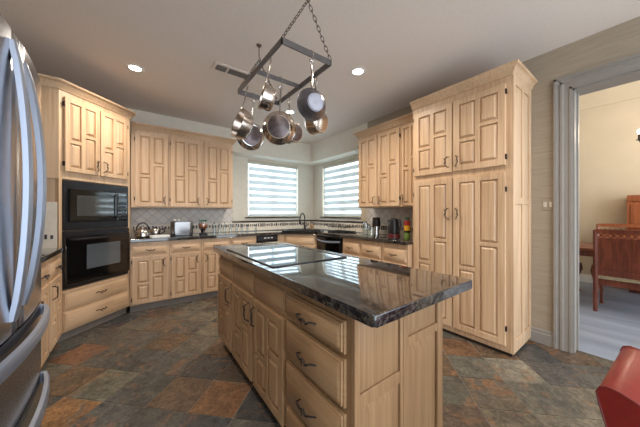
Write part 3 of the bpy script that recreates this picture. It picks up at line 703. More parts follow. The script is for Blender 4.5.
# main L counter with the sink cut out
b = MB(); b.prism([(-0.043, 3.83), (2.085, 3.83), (2.474, 3.455), (2.474, 1.686), (XR - .013, 1.686), (XR - .013, 4.527), (-0.043, 4.527)], 0.875, 0.915, 0.008)
counter = b.build('countertop', 'granite'); tag(counter, 'long dark granite counter running under both windows', 'countertop')
mid = (A_ + B_) / 2; skf = Fr(mid, sd, (sd.y, -sd.x, 0))
cut = MB(); cut.box(skf, -0.33, 0.33, -0.46, -0.10, 0.8, 1.0); co = cut.build('cutter', 'steel')
mo = counter.modifiers.new('hole', 'BOOLEAN'); mo.object = co; mo.operation = 'DIFFERENCE'; mo.solver = 'EXACT'
bpy.context.view_layer.update()
nm = bpy.data.meshes.new_from_object(counter.evaluated_get(bpy.context.evaluated_depsgraph_get()))
counter.modifiers.clear(); counter.data = nm
bpy.data.objects.remove(co)
t = thing('sink', skf(0, -0.28, 0.745), 'steel corner sink with dark rim in front of windows', 'sink')
b = MB(); w = 0.008
b.box(skf, -0.328, 0.328, -0.458, -0.102, 0.745, 0.753)
b.box(skf, -0.328, -0.32, -0.458, -0.102, 0.753, 0.915); b.box(skf, 0.32, 0.328, -0.458, -0.102, 0.753, 0.915)
b.box(skf, -0.328, 0.328, -0.458, -0.45, 0.753, 0.915); b.box(skf, -0.328, 0.328, -0.11, -0.102, 0.753, 0.915)
b.build('basin', 'steel', t)
b = MB()
for (a, c, d, e) in ((-0.355, 0.355, -0.485, -0.45), (-0.355, 0.355, -0.11, -0.075), (-0.355, -0.32, -0.45, -0.11), (0.32, 0.355, -0.45, -0.11)): b.box(skf, a, c, d, e, 0.9152, 0.926, 0.003)
b.build('rim', 'black_satin', t)
# gooseneck tap
fx = skf(-0.02, -0.53, 0.915)
t = thing('faucet', fx, 'dark gooseneck faucet arching over the corner sink', 'faucet')
b = MB(); b.lathe(fx, (0, 0, 1), [(0, 0), (0.03, 0), (0.03, 0.01), (0.02, 0.03), (0.02, 0.09), (0.0, 0.095)], 16); b.build('base', 'black_satin', t)
dirv = Vector((-0.82, -0.57, 0)).normalized(); pts = [fx + Vector((0, 0, 0.06)), fx + Vector((0, 0, 0.2))]
for k in range(0, 11): a = math.pi * k / 10; pts.append(fx + dirv * (0.12 - 0.12 * math.cos(a)) + Vector((0, 0, 0.20 + 0.12 * math.sin(a))))
pts.append(pts[-1] + Vector((0, 0, -0.04)))
b = MB(); b.tube(pts, 0.011, 10); s_ = b.build('spout', 'iron', t)
b = MB(); b.tube([pts[-1] + Vector((0, 0, 0.01)), pts[-1] + Vector((0, 0, -0.035))], 0.017, 10); b.build('spray_head', 'iron', s_)
b = MB(); b.tube([fx + Vector((0.015, -0.01, 0.07)), fx + Vector((0.08, -0.03, 0.11))], [0.009, 0.006], 8); b.build('lever', 'iron', t)

# --- tall pantry
XP, PY0, PY1 = 2.597, 0.729, 1.68
pf = Fr((XP, PY1, 0), (0, -1, 0), (-1, 0, 0)); PW = PY1 - PY0
t = thing('pantry_cabinet', pf(PW / 2, 0, 0), 'tall four door maple pantry cabinet beside the doorway', 'cabinet')
b = MB(); b.box(ID, XP, XR - .003, PY0, PY1, 0.028, 2.44, 0.003); b.build('body', 'maple', t)
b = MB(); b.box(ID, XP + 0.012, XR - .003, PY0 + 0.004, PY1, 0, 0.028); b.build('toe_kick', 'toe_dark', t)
um = 0.461
door(pf, 0.032, um - 0.006, 1.66, 2.37, t, handle=('r', 1.76), hinge='l'); door(pf, um + 0.006, PW - 0.042, 1.66, 2.37, t, handle=('l', 1.76), hinge='r')
door(pf, 0.032, um - 0.006, 0.085, 1.60, t, handle=('r', 1.235), hinge='l'); door(pf, um + 0.006, PW - 0.042, 0.085, 1.60, t, handle=('l', 1.235), hinge='r')
# framed end panel facing the doorway
ef = Fr((XP, PY0, 0), (1, 0, 0), (0, -1, 0)); ED = XR - 0.003 - XP
b = MB()
for (a, c) in ((0.0, 0.055), (ED / 2 - 0.02, ED / 2 + 0.02), (ED - 0.055, ED)): b.box(ef, a, c, 0, 0.012, 0.028, 2.43, 0.002)
for (a, c) in ((0.055, ED / 2 - 0.02), (ED / 2 + 0.02, ED - 0.055)):
    for (z0, z1, zz) in ((0.028, 0.14, 0), (2.36, 2.43, 0), (1.32, 1.38, 0)): b.box(ef, a - .002, c + .002, 0, 0.0115, z0, z1, 0.002)
    for (z0, z1) in ((0.14, 1.32), (1.38, 2.36)): b.raised(ef, a, c, z0, z1, 0.001, 0.010, 0.04)
b.build('end_panel', 'maple', t)
crown([(XP, PY1), (XP, PY0), (XR - .003, PY0)][::1], 2.432, t)

# ------------------------------------------------------------------ island
IX, IY0, IY1, IX1 = 0.66, 0.68, 2.50, 1.30
t = thing('kitchen_island', ((IX + IX1) / 2, (IY0 + IY1) / 2, 0), 'maple kitchen island with doors and drawers under granite top', 'island')
isf = Fr((IX, IY1, 0), (0, -1, 0), (-1, 0, 0)); IL = IY1 - IY0
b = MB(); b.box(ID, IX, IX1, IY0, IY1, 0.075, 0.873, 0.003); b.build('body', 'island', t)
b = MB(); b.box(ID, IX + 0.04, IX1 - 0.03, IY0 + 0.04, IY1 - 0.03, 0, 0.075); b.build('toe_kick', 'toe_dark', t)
Y2u = lambda y: IY1 - y
for (ya, yb, hs) in ((2.49, 2.085, 'r'), (2.055, 1.645, 'r'), (1.61, 1.195, 'l')):
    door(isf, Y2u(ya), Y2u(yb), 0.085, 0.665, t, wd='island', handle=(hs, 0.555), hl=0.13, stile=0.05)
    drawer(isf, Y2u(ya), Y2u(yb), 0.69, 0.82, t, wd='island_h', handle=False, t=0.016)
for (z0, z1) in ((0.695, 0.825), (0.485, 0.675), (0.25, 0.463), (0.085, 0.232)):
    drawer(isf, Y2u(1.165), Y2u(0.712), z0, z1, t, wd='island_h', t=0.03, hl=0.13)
# end panels facing the room
nf = Fr((IX, IY0, 0), (1, 0, 0), (0, -1, 0)); NW = IX1 - IX
b = MB(); s1 = 0.30
b.box(nf, 0, 0.028, 0, 0.012, 0.075, 0.873, 0.002); b.box(nf, s1 - 0.02, s1, 0, 0.012, 0.075, 0.873, 0.002)
b.box(nf, 0.028, s1 - 0.02, 0, 0.0115, 0.49, 0.545, 0.002); b.box(nf, 0.028, s1 - 0.02, 0, 0.0115, 0.075, 0.15, 0.002)
b.raised(nf, 0.028, s1 - 0.02, 0.15, 0.49, 0.001, 0.010, 0.04); b.raised(nf, 0.028, s1 - 0.02, 0.545, 0.873, 0.001, 0.004, 0.01)
b.build('end_panel', 'island', t)
b = MB()
b.box(nf, s1, s1 + 0.035, 0, 0.014, 0.075, 0.873, 0.002); b.box(nf, NW - 0.05, NW, 0, 0.016, 0.075, 0.873, 0.003)
b.box(nf, s1 + 0.035, NW - 0.05, 0, 0.0135, 0.635, 0.675, 0.002); b.box(nf, s1 + 0.035, NW - 0.05, 0, 0.0135, 0.075, 0.13, 0.002); b.box(nf, s1 + 0.035, NW - 0.05, 0, 0.0135, 0.845, 0.873, 0.002)
b.raised(nf, s1 + 0.035, NW - 0.05, 0.13, 0.635, 0.001, 0.012, 0.045); b.raised(nf, s1 + 0.035, NW - 0.05, 0.675, 0.845, 0.001, 0.012, 0.03)
b.build('end_panel', 'island', t)
# granite top, near corners rounded
def rounded(pts, rs, seg=6):
    out = []; n = len(pts)
    for i in range(n):
        p = Vector(pts[i]); a = (Vector(pts[i - 1]) - p).normalized(); c = (Vector(pts[(i + 1) % n]) - p).normalized(); r = rs[i]
        if r <= 0: out.append(tuple(p)); continue
        ctr = p + (a + c) * r
        for k in range(seg + 1):
            q = k / seg * math.pi / 2; out.append(tuple(ctr - c * r * math.cos(q) - a * r * math.sin(q)))
    return out
b = MB(); b.prism(rounded([(0.610, 0.530), (1.330, 0.530), (1.330, 2.575), (0.610, 2.575)], [0.012, 0.012, 0.012, 0.012]), 0.873, 0.915, 0.006)
tag(b.build('countertop', 'granite'), 'polished dark granite top of the kitchen island', 'countertop')
# cooktop: black glass with bright side trims
t = thing('cooktop', (0.94, 1.82, 0.915), 'black glass cooktop with chrome trim set in the island top', 'cooktop')
b = MB(); b.box(ID, 0.665, 1.235, 1.36, 2.27, 0.9152, 0.922, 0.002); b.build('glass_top', 'cook_glass', t)
b = MB(); b.box(ID, 1.235, 1.253, 1.36, 2.27, 0.9152, 0.927, 0.003); b.build('side_trim', 'chrome', t)
b = MB(); b.box(ID, 0.655, 0.665, 1.352, 2.27, 0.9152, 0.923, 0.002); b.box(ID, 0.665, 1.253, 1.350, 1.36, 0.9152, 0.923, 0.002); b.build('side_trim', 'black_satin', t)
for (cx, cy, r) in ((0.82, 1.58, 0.085), (0.82, 2.04, 0.105), (1.09, 1.58, 0.105), (1.09, 2.04, 0.085)):
    b = MB(); b.lathe((cx, cy, 0.9221), (0, 0, 1), [(r - 0.003, 0), (r - 0.003, 0.0004), (r, 0.0004), (r, 0)], 36); b.build('burner_ring', 'black_satin', t)

# ------------------------------------------------------------------ refrigerator
FX, FY0, FY1, FS, FH = -0.318, 0.78, 1.56, 1.17, 1.78
t = thing('refrigerator', (-0.72, (FY0 + FY1) / 2, 0), 'stainless french door refrigerator with bowed bar handles', 'refrigerator')
b = MB(); b.box(ID, -1.12, -0.41, FY0 + 0.005, FY1 - 0.005, 0.03, FH - 0.02, 0.006); b.build('body', 'fridge_side', t)
b = MB(); b.box(ID, -1.05, -0.45, FY0 + 0.03, FY1 - 0.03, 0, 0.03); b.build('base', 'black_satin', t)
def curved(y0, y1, z0, z1, bul=0.03, th=0.085):
    """door slab whose front bulges over the full fridge width"""
    b = MB(); n = 14; ring = []
    for k in range(n + 1):
        y = y0 + (y1 - y0) * k / n; q = (y - (FY0 + FY1) / 2) / ((FY1 - FY0) / 2); ring.append((FX + bul * (1 - q * q), y))
    e = 0.008
    poly = [(FX - th, y0), (ring[0][0] - e, y0)] + [(ring[0][0], y0 + e)] + ring[1:-1] + [(ring[-1][0], y1 - e), (ring[-1][0] - e, y1), (FX - th, y1)]
    b.prism(poly, z0, z1, 0.004); return b
def bowed(p0, p1, out, w, h, n=16):
    """flat bar, w thick (towards the room) and h broad, bowed outwards between its two ends"""
    p0, p1, out = Vector(p0), Vector(p1), Vector(out); b = MB(); d = (p1 - p0).normalized(); o_ = out.normalized(); x = d.cross(o_).normalized()
    pts = [p0 - out * 0.75] + [p0.lerp(p1, k / n) + out * math.sin(math.pi * k / n) ** 0.75 for k in range(n + 1)] + [p1 - out * 0.75]
    c = 0.22; sec = [(-.5, -.5 + c), (-.5 + c / 2, -.5), (.5 - c, -.5), (.5, -.5 + c), (.5, .5 - c), (.5 - c, .5), (-.5 + c / 2, .5), (-.5, .5 - c)]
    vs = []; m = len(sec)
    for i_, p in enumerate(pts):
        t_ = (pts[min(i_ + 1, len(pts) - 1)] - pts[max(i_ - 1, 0)]).normalized(); nn_ = x.cross(t_).normalized()
        if nn_.dot(o_) < 0 and 0 < i_ < len(pts) - 1: nn_ = -nn_
        if i_ in (0, len(pts) - 1): nn_ = o_ * 0.3 + (d if i_ == 0 else -d) * -0.7
        vs += [p + nn_ * a * w + x * e * h for a, e in sec]
    fs = [tuple(range(m))[::-1], tuple(range((len(pts) - 1) * m, len(pts) * m))]
    for i_ in range(len(pts) - 1):
        for k in range(m): fs.append((i_ * m + k, i_ * m + (k + 1) % m, (i_ + 1) * m + (k + 1) % m, (i_ + 1) * m + k))
    return b.add(vs, fs)
d = curved(FY0, FS - 0.003, 0.885, FH).build('door', 'fridge', t)
bowed((-0.286, FS - 0.05, 0.93), (-0.286, FS - 0.05, 1.74), (0.030, 0, 0), 0.018, 0.030).build('handle', 'fridge_handle', d)
d = curved(FS + 0.003, FY1, 0.885, FH).build('door', 'fridge', t)
bowed((-0.288, FS + 0.05, 0.95), (-0.288, FS + 0.05, 1.72), (0.040, 0, 0), 0.018, 0.030).build('handle', 'fridge_handle', d)
d = curved(FY0, FY1, 0.60, 0.878).build('freezer_drawer', 'fridge', t)
bowed((-0.302, FY0 + 0.03, 0.838), (-0.302, FY1 - 0.03, 0.838), (0.044, 0, 0), 0.018, 0.042).build('handle', 'fridge_handle', d)
d = curved(FY0, FY1, 0.06, 0.592).build('freezer_drawer', 'fridge', t)
bowed((-0.302, FY0 + 0.03, 0.555), (-0.302, FY1 - 0.03, 0.555), (0.044, 0, 0), 0.018, 0.042).build('handle', 'fridge_handle', d)

# ------------------------------------------------------------------ ceiling fittings
def can(x, y, L, e):
    t = thing('recessed_light', (x, y, HC - 0.012), L, 'ceiling light', 'recessed ceiling lights')
    b = MB(); b.lathe((x, y, HC), (0, 0, -1), [(0.052, 0.0), (0.056, 0.006), (0.075, 0.008), (0.085, 0.003), (0.085, 0.0)], 32); b.build('trim_ring', 'white', t)
    b = MB(); b.lathe((x, y, HC - 0.001), (0, 0, -1), [(0, 0.004), (0.035, 0.004), (0.053, 0.001), (0.053, 0.0)], 32); b.build('lens', 'bulb', t)
    lamp('ceiling_spot', 'SPOT', (x, y, HC - 0.03), e, (1.0, 0.90, 0.77), None, spot_size=math.radians(150), spot_blend=0.9, shadow_soft_size=0.06)
CAN_E = 74
can(0.002, 3.238, 'lit round ceiling light in front of the oven tower', CAN_E)
can(1.916, 1.893, 'lit round ceiling light between pot rack and pantry', CAN_E)
can(1.867, 3.26, 'lit round ceiling light half hidden behind hanging pans', CAN_E)
for x, y in ((0.1, 0.6), (1.9, 0.4), (0.1, -1.0), (1.9, -1.0)):  # unseen ceiling spots, added without fittings
    lamp('ceiling_spot', 'SPOT', (x, y, HC - 0.03), 26, (1.0, 0.90, 0.77), None, spot_size=math.radians(150), spot_blend=0.9, shadow_soft_size=0.06)
t = thing('ceiling_vent', (0.86, 2.70, HC - 0.01), 'white slotted air vent in ceiling behind the pot rack', 'vent')
b = MB(); b.box(ID, 0.645, 1.075, 2.615, 2.775, HC - 0.008, HC, 0.002); b.build('frame', 'ceiling', t)
for (a, c) in ((0.67, 0.775), (0.795, 1.055)):
    b = MB(); b.box(ID, a, c, 2.645, 2.745, HC - 0.0095, HC - 0.008)
    g = b.build('grille', 'toe', t)
    b = MB()
    for k in range(7): b.box(ID, a, c, 2.648 + k * 0.014, 2.652 + k * 0.014, HC - 0.014, HC - 0.0095)
    b.build('louvres', 'toe', g)

# pot rack
RX0, RX1, RY0, RYM, RY1, RZ0, RZ1 = 0.708, 1.095, 1.337, 1.745, 2.134, 2.262, 2.302
t = thing('pot_rack', (0.9, RYM, RZ0), 'rectangular grey steel pot rack hung by chains above the island', 'pot rack')
th = 0.009
b = MB(); b.box(ID, RX0, RX0 + th, RY0, RY1, RZ0, RZ1); b.box(ID, RX1 - th, RX1, RY0, RY1, RZ0, RZ1)
b.box(ID, RX0, RX1, RY0, RY0 + th, RZ0, RZ1); b.box(ID, RX0, RX1, RY1 - th, RY1, RZ0, RZ1)
b.build('frame', 'rack', t)
b = MB(); b.box(ID, RX0 + th, RX1 - th, RYM - 0.004, RYM + 0.004, RZ0 + 0.004, RZ1 - 0.004); b.build('cross_bar', 'rack', t)
def chain(p0, p1, parent):
    p0, p1 = Vector(p0), Vector(p1); L = (p1 - p0).length; pitch = 0.03; n = max(2, int(L / pitch)); d = (p1 - p0).normalized()
    a = d.orthogonal().normalized(); c = d.cross(a); b = MB()
    for k in range(n):
        ctr = p0 + d * L * (k + 0.5) / n; side = a if k % 2 else c
        hl_ = L / n / 2 + 0.006; hw_ = 0.009
        pts = []
        for q in range(12):
            an = 2 * math.pi * q / 12; pts.append(ctr + d * hl_ * math.cos(an) + side * hw_ * math.sin(an))
        b.tube(pts, 0.0026, 5, closed=True)
    return b.build('chain', 'chain', parent)
for yy in (RY0 + 0.004, RY1 - 0.004):
    ap = (0.9, yy, 2.62)
    chain((RX0 + 0.006, yy, RZ1 - 0.004), ap, t); chain((RX1 - 0.006, yy, RZ1 - 0.004), ap, t)
    b = MB(); b.tube([(0.9, yy, HC), (0.9, yy, 2.65), (0.915, yy, 2.63), (0.91, yy, 2.612), (0.895, yy, 2.612)], 0.004, 8); b.lathe((0.9, yy, HC), (0, 0, -1), [(0, 0.012), (0.02, 0.01), (0.024, 0.0)], 16)
    b.build('ceiling_hook', 'chain', t)

def pan(kind, L, hook, ang, R, depth, hl, mats, flare=0.85, cat='pan', drop=0.075, lean=-0.12, sway=0.0):
    """pan hung by its handle; ang = compass direction its base faces"""
    hx, hy = hook; hz = RZ1
    n = Vector((math.cos(ang), math.sin(ang), 0)); s_ = Vector((-n.y, n.x, 0))
    # hook over the bar, its own thing
    b = MB()
    b.tube([Vector((hx, hy, hz - 0.02)) - s_ * 0.012, Vector((hx, hy, hz + 0.004)) - s_ * 0.010, Vector((hx, hy, hz + 0.008)), Vector((hx, hy, hz - 0.01)) + s_ * 0.012,
            Vector((hx, hy, hz - drop + 0.02)) + s_ * 0.008, Vector((hx, hy, hz - drop - 0.004)), Vector((hx, hy, hz - drop)) - s_ * 0.014, Vector((hx, hy, hz - drop + 0.02)) - s_ * 0.016], 0.0032, 7)
    ho = b.build('pot_hook', 'steel'); tag(ho, 'small steel hook holding the ' + L[0], 'hook', 'hooks on the pot rack')
    top = Vector((hx, hy, hz - drop + 0.006)); down = (Vector((0, 0, -1)) + n * lean + s_ * sway).normalized(); nn = (n + Vector((0, 0, 1)) * lean).normalized()
    c = top + down * (hl + R)
    t = thing(kind, c - Vector((0, 0, R)), L[1], cat, 'pans hanging from the pot rack')
    # vessel: base disc at +depth along nn, open mouth at 0
    rb = R * flare; w = 0.0035
    b = MB(); b.lathe(c, nn, [(0, depth), (rb * 0.9, depth), (rb * 0.98, depth - 0.006), (R * (flare + 1) / 2, depth * 0.5), (R, 0.0), (R + 0.004, -0.002), (R - w, 0.001), (R * (flare + 1) / 2 - w, depth * 0.5), (rb * 0.95 - w, depth - 0.01), (0, depth - 0.006)], 36)
    bowl = b.build('bowl', mats[0], t)
    b = MB(); b.lathe(c, nn, [(0, depth + 0.004), (rb * 0.80, depth + 0.004), (rb * 0.84, depth + 0.002), (rb * 0.84, depth - 0.001)], 36); b.build('base_disc', mats[1], bowl)
    # flat handle with an eye
    st_ = top + down * 0.016; en = c - down * (R - 0.004)
    b = MB(); m_ = (st_ + en) / 2 + nn * 0.004
    b.tube([st_, st_.lerp(en, 0.12), m_, st_.lerp(en, 0.85), en + down * 0.006 + nn * 0.012], [0.008, 0.011, 0.009, 0.008, 0.009], 8, flat=0.45)
    pts = [top + down * 0.004 + (down * math.cos(q) + s_ * math.sin(q)) * 0.012 for q in [2 * math.pi * k / 10 for k in range(10)]]
    b.tube(pts, 0.003, 6, closed=True); b.build('handle', mats[2], t)
CA = math.atan2(-0.89, -0.45)        # towards the kitchen's entrance
pan('saucepan', ('small saucepan closest to the long front corner chain', 'small steel saucepan with warm interior on the rack side bar'), (RX0 + th / 2, 1.50), -0.2, 0.08, 0.075, 0.165, ('warm_steel', 'pan_bottom', 'steel'), 0.9, drop=0.075, lean=-0.24)
pan('saucepan', ('saucepan nearest the oven tower', 'steel saucepan with mouth turned toward the oven tower'), (RX0 + th / 2, 1.92), 0.05, 0.115, 0.085, 0.185, ('warm_steel', 'pan_bottom', 'steel'), 0.9, drop=0.08, lean=-0.26)
pan('frying_pan', ('pan on the far end of the rack', 'frying pan with dark base hanging from rack end near back wall'), (0.845, RY1 - th / 2), CA + 0.3, 0.122, 0.05, 0.18, ('steel', 'pan_bottom', 'steel'), 0.85, drop=0.075, sway=-0.05)
pan('frying_pan', ('large pan on the middle cross bar', 'large steel frying pan with ringed dark base on middle bar'), (0.916, RYM), CA - 0.1, 0.128, 0.05, 0.18, ('warm_steel', 'pan_bottom', 'steel'), 0.78, drop=0.085, sway=-0.05)
pan('saucepan', ('saucepan hanging behind the large pan', 'small saucepan seen side on behind the large frying pan'), (RX1 - th / 2, 1.92), -1.35, 0.095, 0.085, 0.17, ('warm_steel', 'pan_bottom', 'warm_steel'), 0.92, drop=0.085, lean=-0.15, sway=0.16)
pan('skillet', ('grey skillet on the bar beside the chains', 'rounded grey skillet hanging from rack end facing the camera'), (0.93, RY0 + th / 2), CA + 0.3, 0.103, 0.062, 0.165, ('dark_pan', 'dark_pan', 'steel'), 0.62, drop=0.075, sway=0.06)
pan('saucepan', ('warm toned saucepan behind the grey skillet', 'warm toned steel saucepan hanging just below and behind grey skillet'), (RX1 - th / 2, 1.515), -1.35, 0.09, 0.085, 0.195, ('warm_steel', 'warm_steel', 'steel'), 0.92, drop=0.085, lean=-0.2, sway=0.12)

# ------------------------------------------------------------------ things on the back counter
CT = 0.9155
def lathe_thing(name, mb_prof, loc, mat_, L, cat, group=None, seg=24):
    b = MB(); b.lathe(loc, (0, 0, 1), mb_prof, seg); return tag(b.build(name, mat_), L, cat, group)
p = Vector((0.085, 4.10, CT))
t = thing('kettle', p, 'round stainless kettle with dark handle next to oven tower', 'kettle')
b = MB(); b.lathe(p, (0, 0, 1), [(0, 0.004), (0.075, 0), (0.088, 0.02), (0.086, 0.06), (0.07, 0.10), (0.04, 0.125), (0, 0.13)], 24); b.build('body', 'steel', t)
b = MB(); b.lathe(p + Vector((0, 0, 0.128)), (0, 0, 1), [(0.03, 0), (0.03, 0.006), (0.01, 0.012), (0.012, 0.028), (0, 0.03)], 16); b.build('lid', 'steel', t)
b = MB(); b.tube([p + Vector((0.07 * math.cos(a), 0.02 * math.cos(a), 0.09 + 0.105 * math.sin(a))) for a in [math.pi * k / 10 for k in range(11)]], 0.009, 8); b.build('handle', 'black_satin', t)
b = MB(); b.tube([p + Vector((-0.06, -0.05, 0.05)), p + Vector((-0.09, -0.075, 0.09)), p + Vector((-0.10, -0.085, 0.115))], [0.018, 0.013, 0.01], 8); b.build('spout', 'steel', t)
p = Vector((0.235, 4.24, CT))
t = thing('teapot', p, 'small steel pot standing behind the long white tray', 'pot')
b = MB(); b.lathe(p, (0, 0, 1), [(0, 0.003), (0.06, 0), (0.075, 0.03), (0.07, 0.08), (0.05, 0.105), (0, 0.115)], 24); b.build('body', 'steel', t)
b = MB(); b.tube([p + Vector((0.06, 0, 0.09)), p + Vector((0.105, 0, 0.10)), p + Vector((0.115, 0, 0.06)), p + Vector((0.07, 0, 0.03))], 0.008, 8); b.build('handle', 'black_satin', t)
b = MB(); b.lathe(p + Vector((0, 0, 0.113)), (0, 0, 1), [(0.015, 0), (0.012, 0.012), (0, 0.016)], 12); b.build('lid_knob', 'black_satin', t)
b = MB(); b.prism(rounded([(0.16, 3.93), (0.385, 3.93), (0.385, 4.07), (0.16, 4.07)], [0.03] * 4), CT, CT + 0.028, 0.006)
tag(b.build('tray', 'white'), 'long low white tray on counter beside the toaster', 'tray')
# toaster
tf = Fr((0.50, 4.04, CT), (1, 0, 0), (0, -1, 0))
t = thing('toaster', (0.55, 4.12, CT), 'polished steel two slot toaster on the back counter', 'toaster')
b = MB(); b.prism(rounded([(0.41, 4.02), (0.69, 4.02), (0.69, 4.22), (0.41, 4.22)], [0.05] * 4), CT + 0.018, CT + 0.20, 0.016); b.build('body', 'toaster', t)
b = MB(); b.prism(rounded([(0.415, 4.025), (0.685, 4.025), (0.685, 4.215), (0.415, 4.215)], [0.05] * 4), CT, CT + 0.02); b.build('base', 'black_satin', t)
for yy in (4.08, 4.145):
    b = MB(); b.box(ID, 0.445, 0.655, yy, yy + 0.028, CT + 0.1995, CT + 0.202); b.build('slot', 'black_satin', t)
b = MB(); b.box(ID, 0.687, 0.71, 4.10, 4.14, CT + 0.12, CT + 0.135, 0.003); b.build('lever', 'black_satin', t)
G = 'shakers behind the toaster'
for k, (x, L) in enumerate(((0.485, 'white topped shaker behind toaster, closer to oven tower'), (0.535, 'white topped shaker behind toaster, closer to candy jar'))):
    p = Vector((x, 4.33, CT)); t = thing('shaker', p, L, 'shaker', G)
    b = MB(); b.lathe(p, (0, 0, 1), [(0, 0), (0.02, 0), (0.018, 0.10), (0.012, 0.15), (0.014, 0.2), (0, 0.2)], 16); b.build('body', 'jar_glass', t)
    b = MB(); b.sphere(p + Vector((0, 0, 0.215)), 0.02, 14); b.build('cap', 'white', t)
# candy jar machine
p = Vector((0.835, 4.10, CT))
t = thing('candy_jar', p, 'glass sweets dispenser with black base and lid beside toaster', 'jar')
b = MB(); b.lathe(p, (0, 0, 1), [(0, 0), (0.062, 0), (0.06, 0.015), (0.03, 0.03), (0.03, 0.06), (0.045, 0.085), (0, 0.09)], 24); b.build('base', 'black_satin', t)
b = MB(); b.lathe(p + Vector((0, 0, 0.086)), (0, 0, 1), [(0.035, 0), (0.066, 0.03), (0.07, 0.07), (0.055, 0.12), (0.05, 0.125)], 24); b.build('bowl', 'jar_glass', t)
b = MB(); b.lathe(p + Vector((0, 0, 0.09)), (0, 0, 1), [(0, 0), (0.03, 0), (0.06, 0.03), (0.064, 0.06), (0.03, 0.075), (0, 0.075)], 24); c = b.build('sweets', 'candy', t); c['kind'] = 'stuff'
b = MB(); b.lathe(p + Vector((0, 0, 0.208)), (0, 0, 1), [(0, 0.02), (0.03, 0.018), (0.062, 0.006), (0.062, 0), (0, 0)], 24); b.build('lid', 'dark_green', t)
b = MB(); b.tube([p + Vector((0, -0.04, 0.07)), p + Vector((0, -0.075, 0.055)), p + Vector((0, -0.08, 0.035))], 0.012, 8); b.build('chute', 'chrome', t)
# slender glass bottles along the backsplash
G = 'slim glass bottles on the back counter'
for k, x in enumerate((1.06, 1.14, 1.22, 1.32, 1.43, 1.52, 1.62, 1.78)):
    hgt = (0.15, 0.13, 0.16, 0.12, 0.12, 0.11, 0.10, 0.09)[k]
    p = Vector((x, 4.36, CT)); t = thing('bottle', p, 'slim clear glass bottle with dark stopper lined against the backsplash', 'bottle', G)
    b = MB(); b.lathe(p, (0, 0, 1), [(0, 0), (0.02, 0), (0.021, hgt * 0.6), (0.009, hgt * 0.78), (0.009, hgt), (0, hgt)], 14); b.build('body', 'jar_glass', t)
    b = MB(); b.lathe(p + Vector((0, 0, hgt)), (0, 0, 1), [(0.011, 0), (0.012, 0.016), (0, 0.018)], 12); b.build('stopper', 'iron', t)
# soap bottle behind sink
p = skf(0.12, -0.54, CT - 0.0); p.z = CT
t = thing('soap_bottle', p, 'amber soap dispenser beside the gooseneck faucet', 'soap')
b = MB(); b.lathe(p, (0, 0, 1), [(0, 0), (0.034, 0), (0.034, 0.10), (0.012, 0.125), (0, 0.125)], 18); b.build('body', 'amber', t)
b = MB(); b.tube([p + Vector((0, 0, 0.12)), p + Vector((0, 0, 0.16)), p + Vector((-0.04, -0.02, 0.16))], 0.006, 8); b.build('pump', 'iron', t)
# dish rack by window
t = thing('dish_rack', (2.88, 3.22, CT), 'dark wire dish rack under the side window', 'rack')
x0, x1, y0, y1 = 2.76, 3.0, 3.02, 3.46
b = MB()
for z in (0.012, 0.085): b.tube([(x0, y0, CT + z), (x1, y0, CT + z), (x1, y1, CT + z), (x0, y1, CT + z)], 0.005, 6, closed=True)
for k in range(12):
    y = y0 + (y1 - y0) * k / 11; b.tube([(x0, y, CT + 0.085), (x0, y, CT + 0.012), (x1, y, CT + 0.012), (x1, y, CT + 0.085)], 0.003, 5)
b.build('wire_basket', 'iron', t)
for (xx, yy) in ((x0, y0), (x0, y1)):
    sg = -1 if yy == y0 else 1
    b = MB(); b.tube([(xx, yy, CT + 0.085), (xx, yy + sg * 0.05, CT + 0.12), (xx, yy + sg * 0.11, CT + 0.11)], 0.007, 6); b.build('handle', 'iron', t)
b = MB(); b.box(ID, x0 - 0.01, x1 + 0.01, y0 - 0.01, y1 + 0.01, CT, CT + 0.008, 0.002); b.build('drip_tray', 'black_satin', t)
# jars / grinder / outlet / electric kettle / cups
G = 'glass canisters near the side window'
for k, (x, y, h_, L) in enumerate(((2.86, 2.66, 0.16, 'clear glass canister next to the dish rack'), (2.80, 2.50, 0.12, 'short clear glass canister beside the coffee grinder'), (2.98, 2.72, 0.14, 'clear glass canister tucked back against the tiled wall'))):
    p = Vector((x, y, CT)); t = thing('canister', p, L, 'jar', G)
    b = MB(); b.lathe(p, (0, 0, 1), [(0, 0), (0.05, 0), (0.052, h_ * 0.85), (0.045, h_)], 20); b.build('body', 'jar_glass', t)
    b = MB(); b.lathe(p + Vector((0, 0, h_)), (0, 0, 1), [(0, 0.014), (0.03, 0.014), (0.047, 0.004), (0.047, 0), (0, 0)], 20); b.build('lid', 'steel', t)
    b = MB(); b.lathe(p + Vector((0, 0, 0.003)), (0, 0, 1), [(0, 0), (0.046, 0), (0.047, h_ * 0.5), (0, h_ * 0.52)], 20); q = b.build('contents', 'cream', t); q['kind'] = 'stuff'
p = Vector((2.92, 2.50, CT))
t = thing('coffee_grinder', p, 'dark coffee grinder standing between canisters and outlet', 'grinder')
b = MB(); b.lathe(p, (0, 0, 1), [(0, 0), (0.05, 0), (0.05, 0.03), (0.04, 0.06), (0.042, 0.13), (0, 0.13)], 20); b.build('body', 'steel', t)
b = MB(); b.lathe(p + Vector((0, 0, 0.13)), (0, 0, 1), [(0.06, 0), (0.064, 0.02), (0.056, 0.12), (0.05, 0.13), (0, 0.13)], 20); b.build('hopper', 'iron', t)
t = thing('wall_outlet', (XR - 0.012, 2.31, 1.02), 'pale outlet plate on tile behind the black kettle', 'outlet')
of_ = Fr((XR - 0.012, 2.37, 0), (0, -1, 0), (-1, 0, 0))
b = MB(); b.box(of_, 0, 0.12, 0, 0.006, 1.03, 1.17, 0.002); b.build('plate', 'cream', t)
b = MB(); b.box(of_, 0.04, 0.08, 0.0055, 0.03, 1.06, 1.12, 0.004); b.build('plug', 'black_satin', t)
p = Vector((2.86, 2.14, CT))
